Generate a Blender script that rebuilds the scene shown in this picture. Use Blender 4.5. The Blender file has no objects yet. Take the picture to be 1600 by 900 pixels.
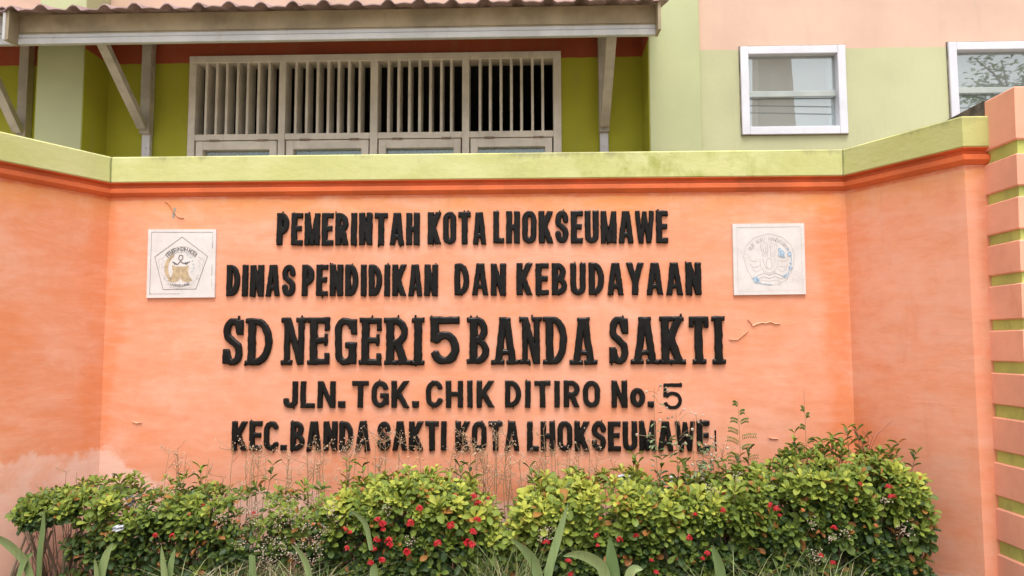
import bpy, math, random
import numpy as np
from mathutils import Vector, Matrix

SC = bpy.context.scene
COL = SC.collection
rad = math.radians

# ------------------------------------------------------------------ camera
F = 1155.0                                   # focal length in pixels of a 1600 px wide frame
CAM = np.array([0.0, -4.5458, 1.5])
YAW, PITCH, ROLL = 0.0301, 0.0775, -0.0029
_cy, _sy, _cp, _sp = math.cos(YAW), math.sin(YAW), math.cos(PITCH), math.sin(PITCH)
_f = np.array([-_sy*_cp, _cy*_cp, _sp]); _r = np.array([_cy, _sy, 0.0]); _u = np.cross(_r, _f)
_cr, _sr = math.cos(ROLL), math.sin(ROLL)
CR, CU, CF = _cr*_r + _sr*_u, -_sr*_r + _cr*_u, _f
cd = bpy.data.cameras.new('camera'); cam = bpy.data.objects.new('camera', cd); COL.objects.link(cam)
cd.sensor_width = 36.0; cd.lens = F/1600*36; cd.clip_start = 0.05; cd.clip_end = 3000
cam.matrix_world = Matrix(((CR[0], CU[0], -CF[0], CAM[0]), (CR[1], CU[1], -CF[1], CAM[1]),
                           (CR[2], CU[2], -CF[2], CAM[2]), (0, 0, 0, 1)))
SC.camera = cam

# ------------------------------------------------------------------ light
SUN_EL, SUN_AZ = 68.0, 174.0                 # azimuth clockwise from +Y: behind the camera, a little to its right
w = bpy.data.worlds.new('World'); SC.world = w; w.use_nodes = True
nt = w.node_tree; bg = nt.nodes['Background']
sky = nt.nodes.new('ShaderNodeTexSky'); sky.sky_type = 'NISHITA'; sky.sun_disc = False
sky.sun_elevation = rad(SUN_EL); sky.sun_rotation = rad(SUN_AZ)
sky.dust_density = 6.0; sky.air_density = 1.0; sky.ozone_density = 1.0
hs = nt.nodes.new('ShaderNodeHueSaturation'); hs.inputs['Saturation'].default_value = 0.28
nt.links.new(sky.outputs[0], hs.inputs['Color']); nt.links.new(hs.outputs[0], bg.inputs['Color'])
bg.inputs['Strength'].default_value = 0.15
sl = bpy.data.lights.new('sun', 'SUN'); sl.energy = 0.9; sl.angle = rad(28); sl.color = (1.0, 0.95, 0.87)
so = bpy.data.objects.new('sun', sl); COL.objects.link(so)
_e, _a = rad(SUN_EL), rad(SUN_AZ)
sdir = Vector((math.sin(_a)*math.cos(_e), math.cos(_a)*math.cos(_e), math.sin(_e)))
so.rotation_euler = sdir.to_track_quat('Z', 'Y').to_euler(); so.location = sdir*50
vs = SC.view_settings; vs.view_transform = 'Standard'; vs.look = 'None'; vs.gamma = 1.0; vs.use_curve_mapping = False
vs.exposure = 0.84
SC.render.engine = 'CYCLES'
SC.cycles.max_bounces = 6; SC.cycles.diffuse_bounces = 4; SC.cycles.transparent_max_bounces = 8
SC.cycles.use_denoising = True

rng = np.random.default_rng(7); random.seed(7)

# ------------------------------------------------------------------ helpers
def ray(px, py):
    return CF + CR*(px-800)/F - CU*(py-450)/F
def atY(px, py, Y=0.0):                       # point of the plane y = Y seen at a pixel of the photograph
    d = ray(px, py); return CAM + d*((Y-CAM[1])/d[1])
def atZ(px, py, Z):
    d = ray(px, py); return CAM + d*((Z-CAM[2])/d[2])
def topx(P):
    d = np.asarray(P, float)-CAM; z = d@CF
    return 800+F*(d@CR)/z, 450-F*(d@CU)/z

def X0(px, py, Y): return float(atY(px, py, Y)[0])
def tag(o, label=None, cat=None, group=None, kind=None):
    if label: o['label'] = label
    if cat: o['category'] = cat
    if group: o['group'] = group
    if kind: o['kind'] = kind
    return o
def empty(name, loc=(0, 0, 0), parent=None):
    o = bpy.data.objects.new(name, None); COL.objects.link(o); o.empty_display_size = 0.1
    if parent is None: o.location = loc
    else:
        o.parent = parent; o.location = Vector(loc) - world_loc(parent)
    o['_w'] = [float(v) for v in loc]
    return o
def world_loc(o):
    return Vector(o['_w']) if o is not None and '_w' in o else Vector((0, 0, 0))

class MB:
    """collects world-space geometry for ONE mesh object"""
    def __init__(s): s.v = []; s.f = []; s.a = []
    def add(s, verts, faces, a=None):
        n = len(s.v); s.v.extend([tuple(map(float, p)) for p in verts]); s.f.extend([tuple(i+n for i in f) for f in faces])
        s.a.extend([0.0 if a is None else float(a)]*len(verts)); return s
    def box(s, x0, x1, y0, y1, z0, z1, bev=0.0):
        if bev <= 0:
            v = [(x, y, z) for x in (x0, x1) for y in (y0, y1) for z in (z0, z1)]
            return s.add(v, [(0, 1, 3, 2), (4, 6, 7, 5), (0, 4, 5, 1), (2, 3, 7, 6), (0, 2, 6, 4), (1, 5, 7, 3)])
        b = bev; v = []; idx = {}
        for i, x in enumerate((x0, x1)):
            for j, y in enumerate((y0, y1)):
                for k, z in enumerate((z0, z1)):
                    sx, sy, sz = (b if i == 0 else -b), (b if j == 0 else -b), (b if k == 0 else -b)
                    idx[i, j, k, 0] = len(v); v.append((x, y+sy, z+sz))
                    idx[i, j, k, 1] = len(v); v.append((x+sx, y, z+sz))
                    idx[i, j, k, 2] = len(v); v.append((x+sx, y+sy, z))
        f = []
        for a_, (p, q) in enumerate(((1, 2), (0, 2), (0, 1))):
            for e in (0, 1):
                c = []
                for (m, n) in ((0, 0), (1, 0), (1, 1), (0, 1)):
                    key = [0, 0, 0]; key[a_] = e; key[p] = m; key[q] = n; c.append(idx[key[0], key[1], key[2], a_])
                f.append(tuple(c))
        for a_ in range(3):
            p, q = [k for k in range(3) if k != a_]
            for m in (0, 1):
                for n in (0, 1):
                    k0 = [0, 0, 0]; k1 = [0, 0, 0]; k1[a_] = 1
                    k0[p] = k1[p] = m; k0[q] = k1[q] = n
                    f.append((idx[(*k0, p)], idx[(*k1, p)], idx[(*k1, q)], idx[(*k0, q)]))
        for i in (0, 1):
            for j in (0, 1):
                for k in (0, 1): f.append((idx[i, j, k, 0], idx[i, j, k, 1], idx[i, j, k, 2]))
        return s.add(v, f)
    def bar(s, p0, p1, wx, wy, up=(0, 0, 1)):   # rectangular bar from p0 to p1
        p0, p1 = Vector(p0), Vector(p1); d = (p1-p0).normalized(); u = Vector(up)
        a = d.cross(u)
        if a.length < 1e-4: a = d.cross(Vector((0, 1, 0)))
        a.normalize(); b = a.cross(d).normalized()
        v = []
        for p in (p0, p1):
            for (i, j) in ((-1, -1), (1, -1), (1, 1), (-1, 1)): v.append(p+a*(i*wx/2)+b*(j*wy/2))
        return s.add(v, [(0, 1, 2, 3), (7, 6, 5, 4), (0, 4, 5, 1), (1, 5, 6, 2), (2, 6, 7, 3), (3, 7, 4, 0)])
    def tube(s, pts, r0, r1=None, n=5, a=None):
        pts = [Vector(p) for p in pts]; r1 = r0 if r1 is None else r1; v = []; f = []
        for i, p in enumerate(pts):
            d = (pts[min(i+1, len(pts)-1)]-pts[max(i-1, 0)])
            d = d.normalized() if d.length > 1e-9 else Vector((0, 0, 1))
            x = d.cross(Vector((0.31, 0.87, 0.17))).normalized(); y = d.cross(x)
            r = r0+(r1-r0)*i/max(1, len(pts)-1)
            for k in range(n):
                t = 2*math.pi*k/n; v.append(p+x*(r*math.cos(t))+y*(r*math.sin(t)))
        for i in range(len(pts)-1):
            for k in range(n): f.append((i*n+k, i*n+(k+1) % n, (i+1)*n+(k+1) % n, (i+1)*n+k))
        f.append(tuple(range(n-1, -1, -1))); f.append(tuple((len(pts)-1)*n+k for k in range(n)))
        return s.add(v, f, a)
    def prism(s, poly, z0, z1):                # footprint polygon, counter-clockwise
        n = len(poly); v = [(x, y, z0) for x, y in poly]+[(x, y, z1) for x, y in poly]
        f = [tuple(range(n-1, -1, -1)), tuple(range(n, 2*n))]+[(i, (i+1) % n, n+(i+1) % n, n+i) for i in range(n)]
        return s.add(v, f)
    def build(s, name, mat, parent=None, loc=None, smooth=False, attr=False):
        base = world_loc(parent) if parent is not None else Vector(loc or (0, 0, 0))
        me = bpy.data.meshes.new(name)
        me.from_pydata(s.v, [], s.f); me.update()
        if attr:
            at = me.attributes.new('age', 'FLOAT', 'POINT'); at.data.foreach_set('value', np.array(s.a, dtype=np.float32))
        if smooth: me.polygons.foreach_set('use_smooth', np.ones(len(me.polygons), dtype=bool))
        for m in (mat if isinstance(mat, (list, tuple)) else [mat]): me.materials.append(m)
        o = bpy.data.objects.new(name, me); COL.objects.link(o)
        if parent is not None:
            o.parent = parent; o.location = -base     # mesh stays in world coordinates, so Object coordinates are metres of the place
        o['_w'] = [0.0, 0.0, 0.0]
        if parent is not None: o['_w'] = [0.0, 0.0, 0.0]
        return o

# ------------------------------------------------------------------ materials
class NT:
    def __init__(s, name):
        s.m = bpy.data.materials.new(name); s.m.use_nodes = True; s.t = s.m.node_tree; s.n = s.t.nodes
        s.bsdf = s.n['Principled BSDF']; s.out = s.n['Material Output']
        s.co = s.n.new('ShaderNodeTexCoord').outputs['Object']
    def lk(s, a, b):
        s.t.links.new(a, b)
    def val(s, x, sock):
        if hasattr(x, 'is_linked') or isinstance(x, bpy.types.NodeSocket): s.lk(x, sock)
        else: sock.default_value = x
    def math(s, op, a, b=0.0, clamp=False):
        n = s.n.new('ShaderNodeMath'); n.operation = op; n.use_clamp = clamp
        s.val(a, n.inputs[0]); s.val(b, n.inputs[1]); return n.outputs[0]
    def xyz(s):
        n = s.n.new('ShaderNodeSeparateXYZ'); s.lk(s.co, n.inputs[0]); return n.outputs
    def noise(s, scale, detail=4, rough=0.55, stretch=(1, 1, 1), off=(0, 0, 0), dist=0.0):
        mp = s.n.new('ShaderNodeMapping'); mp.inputs['Scale'].default_value = stretch; mp.inputs['Location'].default_value = off
        s.lk(s.co, mp.inputs[0]); n = s.n.new('ShaderNodeTexNoise'); n.inputs['Scale'].default_value = scale
        n.inputs['Detail'].default_value = detail; n.inputs['Roughness'].default_value = rough; n.inputs['Distortion'].default_value = dist
        s.lk(mp.outputs[0], n.inputs['Vector']); return n.outputs[0]
    def ramp(s, x, lo, hi):
        n = s.n.new('ShaderNodeMapRange'); n.interpolation_type = 'SMOOTHSTEP'; s.lk(x, n.inputs[0])
        n.inputs[1].default_value = lo; n.inputs[2].default_value = hi; return n.outputs[0]
    def mix(s, fac, a, b, mode='MIX'):
        n = s.n.new('ShaderNodeMix'); n.data_type = 'RGBA'; n.blend_type = mode; n.clamp_factor = True
        s.val(fac, n.inputs[0])
        for x, k in ((a, 6), (b, 7)):
            if isinstance(x, bpy.types.NodeSocket): s.lk(x, n.inputs[k])
            else: n.inputs[k].default_value = (*x, 1.0)
        return n.outputs[2]
    def base(s, c): s.val(c if isinstance(c, bpy.types.NodeSocket) else (*c, 1.0), s.bsdf.inputs['Base Color'])
    def rough(s, r): s.val(r, s.bsdf.inputs['Roughness'])
    def bump(s, h, strength=0.3, dist=0.01, prev=None):
        n = s.n.new('ShaderNodeBump'); n.inputs['Strength'].default_value = strength; n.inputs['Distance'].default_value = dist
        s.lk(h, n.inputs['Height'])
        if prev is not None: s.lk(prev, n.inputs['Normal'])
        s.lk(n.outputs[0], s.bsdf.inputs['Normal']); return n.outputs[0]
    def attr(s, name):
        n = s.n.new('ShaderNodeAttribute'); n.attribute_name = name; return n.outputs['Fac']
    def island(s):
        return s.n.new('ShaderNodeNewGeometry').outputs['Random Per Island']

def weathered(name, base, var=0.12, dirt=(0.10, 0.09, 0.07), dirt_amt=0.25, rough=0.7, scale=3.0, bump=0.25):
    t = NT(name)
    dark = tuple(c*(1-var*1.6) for c in base); light = tuple(min(0.95, c*(1+var)) for c in base)
    c = t.mix(t.ramp(t.noise(scale, 5), 0.3, 0.7), dark, light)
    c = t.mix(t.math('MULTIPLY', t.ramp(t.noise(scale*2.3, 7, 0.7, (1, 1, 0.35), (3, 1, 4)), 0.52, 0.78), dirt_amt), c, dirt)
    t.base(c); t.rough(rough)
    if bump: t.bump(t.noise(70, 5), bump, 0.004)
    return t.m

def make_sign_paint():
    t = NT('salmon_wall_paint'); x, y, z = t.xyz()
    A, B, C = (0.75, 0.315, 0.185), (0.73, 0.24, 0.10), (0.79, 0.40, 0.29)
    n1 = t.ramp(t.noise(0.9, 5, 0.6, (1, 1, 1.4), (2.3, 0, 5.1), 0.6), 0.42, 0.68)
    edge = t.ramp(t.math('ABSOLUTE', t.math('ADD', x, 0.35)), 1.9, 2.9)        # the ends kept a deeper coat than the repainted middle
    fac = t.math('ADD', t.math('MULTIPLY', n1, 0.55), t.math('MULTIPLY', edge, 0.45), True)
    c = t.mix(fac, A, B)
    n2 = t.ramp(t.noise(1.6, 6, 0.65, (0.8, 0.8, 3.2), (7, 2, 1), 0.4), 0.50, 0.74)
    c = t.mix(t.math('MULTIPLY', n2, 0.45), c, C)
    right = t.math('MULTIPLY', t.ramp(x, 1.6, 2.2), 0.62)                       # right wing's pinker coat, colour lightened to offset its darker lighting
    c = t.mix(right, c, t.mix(t.ramp(t.noise(1.3, 5, 0.6, (1, 1, .7), (0, 5, 0)), 0.4, 0.65), (0.83, 0.385, 0.255), (0.82, 0.30, 0.16)))
    c = t.mix(t.math('MULTIPLY', t.ramp(x, 2.30, 2.36), 0.7), c, t.mix(t.ramp(t.noise(2.5, 5, 0.6, (1, 1, .6)), 0.35, 0.6), (0.70, 0.30, 0.17), (0.66, 0.20, 0.075)))
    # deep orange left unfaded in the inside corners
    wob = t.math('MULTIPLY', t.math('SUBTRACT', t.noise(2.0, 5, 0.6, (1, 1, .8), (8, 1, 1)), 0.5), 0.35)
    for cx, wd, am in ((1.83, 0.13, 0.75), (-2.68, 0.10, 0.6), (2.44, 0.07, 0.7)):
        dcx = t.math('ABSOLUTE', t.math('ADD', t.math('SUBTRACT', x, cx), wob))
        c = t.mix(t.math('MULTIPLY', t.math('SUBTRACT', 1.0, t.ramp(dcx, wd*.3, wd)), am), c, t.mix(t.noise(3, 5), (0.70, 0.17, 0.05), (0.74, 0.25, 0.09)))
    # orange-yellow streaky undercoat showing along the top
    topm = t.math('ADD', z, t.math('MULTIPLY', t.math('SUBTRACT', t.noise(2.6, 5, 0.6, (1, 1, 2)), 0.5), 0.5))
    c = t.mix(t.math('MULTIPLY', t.ramp(topm, 2.18, 2.52), 0.75), c, (0.76, 0.30, 0.075))
    spot = t.ramp(t.noise(3.2, 6, 0.7, (0.6, 1, 1.3), (4, 4, 9)), 0.66, 0.76)
    c = t.mix(t.math('MULTIPLY', spot, t.math('MULTIPLY', t.ramp(z, 2.15, 2.4), 0.6)), c, (0.78, 0.40, 0.10))
    trim_shade = t.math('ADD', z, t.math('MULTIPLY', t.math('SUBTRACT', t.noise(6, 5, 0.6), 0.5), 0.03))
    c = t.mix(t.math('MULTIPLY', t.ramp(trim_shade, 2.412, 2.432), 0.85), c, (0.60, 0.10, 0.02))  # moulding's shadow line painted on the wall in dark red
    # faded pink coat left along the foot, highest near the left corner
    g = t.math('MULTIPLY', t.math('ADD', x, 2.78), 2.1); g = t.math('MULTIPLY', g, g)
    hump = t.math('DIVIDE', 0.30, t.math('ADD', 1.0, g))
    lim = t.math('ADD', t.math('ADD', 0.56, hump), t.math('MULTIPLY', t.math('SUBTRACT', t.noise(3.5, 6, 0.65, off=(1, 8, 2)), 0.5), 0.42))
    lim = t.math('SUBTRACT', lim, t.math('MULTIPLY', t.ramp(x, 1.5, 2.1), 0.30)); m = t.math('SUBTRACT', lim, z)
    c = t.mix(t.math('MULTIPLY', t.ramp(m, -0.02, 0.035), 0.9), c, t.mix(t.noise(2.2, 5), (0.76, 0.44, 0.33), (0.82, 0.57, 0.48)))
    # rubbed earth at the very foot
    ft = t.math('ADD', z, t.math('MULTIPLY', t.noise(4, 5), 0.25))
    c = t.mix(t.math('MULTIPLY', t.math('SUBTRACT', 1.0, t.ramp(ft, 0.25, 0.50)), 0.3), c, (0.42, 0.19, 0.11))
    bl = t.noise(2.8, 7, 0.7, (0.9, 0.9, 1.6), (5, 5, 5), 0.5)
    c = t.mix(t.math('MULTIPLY', t.ramp(bl, 0.46, 0.72), 0.52), c, (0.78, 0.42, 0.30))
    c = t.mix(t.math('MULTIPLY', t.math('SUBTRACT', 1.0, t.ramp(bl, 0.28, 0.52)), 0.5), c, (0.72, 0.235, 0.095))
    br = t.noise(13, 6, 0.7, (0.35, 0.35, 1.5), (1, 7, 3), 0.4)
    c = t.mix(t.math('MULTIPLY', t.ramp(br, 0.45, 0.72), 0.34), c, (0.80, 0.42, 0.30)); c = t.mix(t.math('MULTIPLY', t.math('SUBTRACT', 1.0, t.ramp(br, 0.28, 0.48)), 0.36), c, (0.68, 0.22, 0.09))
    # rain streaks running down from under the trim, splashes of earth low down
    rs = t.math('MULTIPLY', t.ramp(t.noise(11, 4, 0.6, (1.5, 1.5, 0.10), (2, 9, 4)), 0.56, 0.74), t.ramp(t.math('ADD', z, t.math('MULTIPLY', t.noise(3, 3), 0.5)), 2.1, 2.75))
    c = t.mix(t.math('MULTIPLY', rs, 0.22), c, (0.50, 0.20, 0.085))
    # fine vertical runs and specks
    run = t.ramp(t.noise(7, 5, 0.65, (1.6, 1.6, 0.35), (3, 3, 3)), 0.50, 0.80)
    c = t.mix(t.math('MULTIPLY', run, 0.22), c, (0.62, 0.19, 0.07))
    sp = t.ramp(t.noise(38, 3, 0.5), 0.735, 0.78)
    c = t.mix(t.math('MULTIPLY', sp, 0.35), c, (0.45, 0.2, 0.12))
    t.base(c); t.rough(0.72)
    h = t.math('ADD', t.math('MULTIPLY', t.noise(2.2, 3, 0.5, (1, 1, 1.5)), 0.8), t.math('MULTIPLY', t.noise(24, 6, 0.65, (0.45, 0.45, 1.7)), 0.10))
    h = t.math('ADD', h, t.math('MULTIPLY', t.ramp(t.noise(3.0, 5, 0.6, (0.6, 0.6, 3.0), (6, 1, 3), 0.8), 0.63, 0.67), 0.035))
    t.bump(h, 0.33, 0.03)
    return t.m

def make_cap_paint():
    t = NT('lime_cap_paint'); x, y, z = t.xyz()
    c = t.mix(t.ramp(t.noise(2.2, 6, 0.6, (1, 1, 2)), 0.35, 0.68), (0.50, 0.505, 0.19), (0.57, 0.57, 0.265))
    c = t.mix(t.math('MULTIPLY', t.ramp(x, 1.85, 2.1), 0.5), c, (0.46, 0.46, 0.14))  # right wing's cap darkened in colour, the side turned from the light
    # algae bloom in the middle right of the cap
    g = t.math('MULTIPLY', t.math('SUBTRACT', x, 0.72), 1.5); g = t.math('DIVIDE', 1.0, t.math('ADD', 1.0, t.math('MULTIPLY', t.math('MULTIPLY', g, g), t.math('MULTIPLY', g, g))))
    al = t.math('MULTIPLY', g, t.ramp(t.noise(5.5, 7, 0.65, (1, 1, 0.7), (5, 0, 1)), 0.42, 0.66))
    c = t.mix(t.math('MULTIPLY', al, 0.8), c, (0.30, 0.33, 0.055))
    # grime that ran down from the top edge
    tr = t.math('ADD', z, t.math('MULTIPLY', t.math('SUBTRACT', t.noise(9, 6, 0.7, (1, 1, 0.25)), 0.5), 0.16))
    c = t.mix(t.math('MULTIPLY', t.math('MULTIPLY', t.ramp(tr, 2.655, 2.70), t.ramp(t.noise(1.7, 5, off=(9, 2, 2)), 0.45, 0.62)), 0.6), c, (0.22, 0.21, 0.10))
    for cx in (-2.657, 1.889):
        dcx = t.math('ABSOLUTE', t.math('ADD', t.math('SUBTRACT', x, cx), t.math('MULTIPLY', t.math('SUBTRACT', t.noise(12, 3), 0.5), 0.012)))
        c = t.mix(t.math('MULTIPLY', t.math('SUBTRACT', 1.0, t.ramp(dcx, 0.001, 0.007)), 0.8), c, (0.17, 0.17, 0.06))
    st = t.ramp(t.noise(6, 6, 0.7, (1, 1, 0.4), (2, 6, 2)), 0.52, 0.8)
    c = t.mix(t.math('MULTIPLY', st, 0.28), c, (0.30, 0.30, 0.12))
    t.base(c); t.rough(0.75); t.bump(t.noise(30, 6, 0.65, (0.6, 0.6, 1)), 0.35, 0.008)
    return t.m

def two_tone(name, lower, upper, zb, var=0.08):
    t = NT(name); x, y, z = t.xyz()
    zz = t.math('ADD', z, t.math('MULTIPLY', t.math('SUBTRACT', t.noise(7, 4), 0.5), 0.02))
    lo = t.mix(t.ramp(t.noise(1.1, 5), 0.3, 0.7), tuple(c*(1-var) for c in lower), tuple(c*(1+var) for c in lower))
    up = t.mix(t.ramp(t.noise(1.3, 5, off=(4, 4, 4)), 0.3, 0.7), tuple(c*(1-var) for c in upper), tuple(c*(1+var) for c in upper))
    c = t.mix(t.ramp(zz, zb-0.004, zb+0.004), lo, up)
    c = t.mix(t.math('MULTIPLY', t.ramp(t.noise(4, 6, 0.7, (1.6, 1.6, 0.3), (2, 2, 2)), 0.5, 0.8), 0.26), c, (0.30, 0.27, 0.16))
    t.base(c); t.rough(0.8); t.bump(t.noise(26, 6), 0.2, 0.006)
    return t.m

def make_leaf(name, young, mid, old, trans=0.25):
    t = NT(name); a = t.attr('age'); r = t.island()
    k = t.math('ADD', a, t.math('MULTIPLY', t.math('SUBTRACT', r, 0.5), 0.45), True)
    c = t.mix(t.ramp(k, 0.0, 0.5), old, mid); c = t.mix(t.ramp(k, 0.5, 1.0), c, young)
    odd = t.ramp(t.math('FRACT', t.math('MULTIPLY', r, 37.0)), 0.955, 0.962)
    c = t.mix(t.math('MULTIPLY', odd, 0.8), c, (0.36, 0.13, 0.035))              # the odd rusty leaf
    t.base(c); t.rough(t.math('ADD', 0.45, t.math('MULTIPLY', r, 0.2))); t.bsdf.inputs['Specular IOR Level'].default_value = 0.3
    tr = t.n.new('ShaderNodeBsdfTranslucent'); t.lk(c, tr.inputs[0])
    mx = t.n.new('ShaderNodeMixShader'); mx.inputs[0].default_value = trans
    t.lk(t.bsdf.outputs[0], mx.inputs[1]); t.lk(tr.outputs[0], mx.inputs[2]); t.lk(mx.outputs[0], t.out.inputs[0])
    return t.m

def make_strap(name, pale, mid, dark):
    t = NT(name); a = t.attr('age')
    c = t.mix(t.ramp(a, 0.0, 1.0), dark, pale)
    c = t.mix(t.math('MULTIPLY', t.ramp(t.noise(60, 4, 0.6, (1, 1, .06)), .4, .7), .45), c, mid)
    c = t.mix(t.math('MULTIPLY', t.ramp(t.noise(22, 6, 0.7), .58, .72), .6), c, (0.33, 0.30, 0.14))
    t.base(c); t.rough(0.5); return t.m

def varied(name, c0, c1, rough=0.6, trans=0.0):
    t = NT(name); c = t.mix(t.island(), c0, c1); t.base(c); t.rough(rough)
    if trans:
        tr = t.n.new('ShaderNodeBsdfTranslucent'); t.lk(c, tr.inputs[0]); mx = t.n.new('ShaderNodeMixShader'); mx.inputs[0].default_value = trans
        t.lk(t.bsdf.outputs[0], mx.inputs[1]); t.lk(tr.outputs[0], mx.inputs[2]); t.lk(mx.outputs[0], t.out.inputs[0])
    return t.m

def make_glass(name, tint, refl, haze=0.0):
    t = NT(name); t.n.remove(t.bsdf)
    tr = t.n.new('ShaderNodeBsdfTransparent'); tr.inputs[0].default_value = (*tint, 1)
    gl = t.n.new('ShaderNodeBsdfGlossy'); gl.inputs['Roughness'].default_value = 0.012; gl.inputs[0].default_value = (0.92, 0.93, 0.90, 1)
    mx = t.n.new('ShaderNodeMixShader'); mx.inputs[0].default_value = refl
    t.lk(tr.outputs[0], mx.inputs[1]); t.lk(gl.outputs[0], mx.inputs[2]); df = t.n.new('ShaderNodeBsdfDiffuse'); m2 = t.n.new('ShaderNodeMixShader')
    t.lk(t.mix(t.noise(3, 5, 0.6), (0.62, 0.65, 0.64), (0.78, 0.80, 0.78)), df.inputs[0])   # pale haze mixed into the pane's colour
    m2.inputs[0].default_value = haze; t.lk(mx.outputs[0], m2.inputs[1]); t.lk(df.outputs[0], m2.inputs[2]); t.lk(m2.outputs[0], t.out.inputs[0])
    return t.m

def make_letter_paint():
    t = NT('black_gloss_paint')
    c = t.mix(t.ramp(t.noise(14, 5), 0.35, 0.7), (0.005, 0.0045, 0.004), (0.010, 0.009, 0.008))
    c = t.mix(t.math('MULTIPLY', t.ramp(t.noise(30, 5, 0.7, off=(1, 2, 3)), 0.68, 0.76), 0.35), c, (0.16, 0.11, 0.08))
    t.base(c); t.bsdf.inputs['Specular IOR Level'].default_value = 0.22; t.rough(t.math('ADD', 0.24, t.math('MULTIPLY', t.noise(20, 3), 0.2)))
    t.bump(t.noise(50, 4, 0.6), 0.12, 0.003)
    return t.m

def make_marble(name):
    t = NT(name)
    c = t.mix(t.ramp(t.noise(7, 6, 0.6), 0.3, 0.7), (0.62, 0.585, 0.57), (0.70, 0.665, 0.65))
    v = t.ramp(t.math('ABSOLUTE', t.math('SUBTRACT', t.noise(4, 5, 0.55, (1, 1, 1.8), (3, 3, 7), 1.2), 0.5)), 0.0, 0.012)
    c = t.mix(t.math('MULTIPLY', t.math('SUBTRACT', 1.0, v), 0.3), c, (0.48, 0.43, 0.40))
    t.base(c); t.rough(0.38); return t.m

def make_ground():
    t = NT('ground_earth')
    c = t.mix(t.ramp(t.noise(0.6, 8, 0.6), 0.35, 0.65), (0.26, 0.22, 0.17), (0.38, 0.34, 0.28))
    c = t.mix(t.ramp(t.noise(14, 6), 0.5, 0.7), c, (0.20, 0.17, 0.13)); t.base(c); t.rough(0.95); t.bump(t.noise(40, 6), 0.5, 0.02); return t.m

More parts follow.
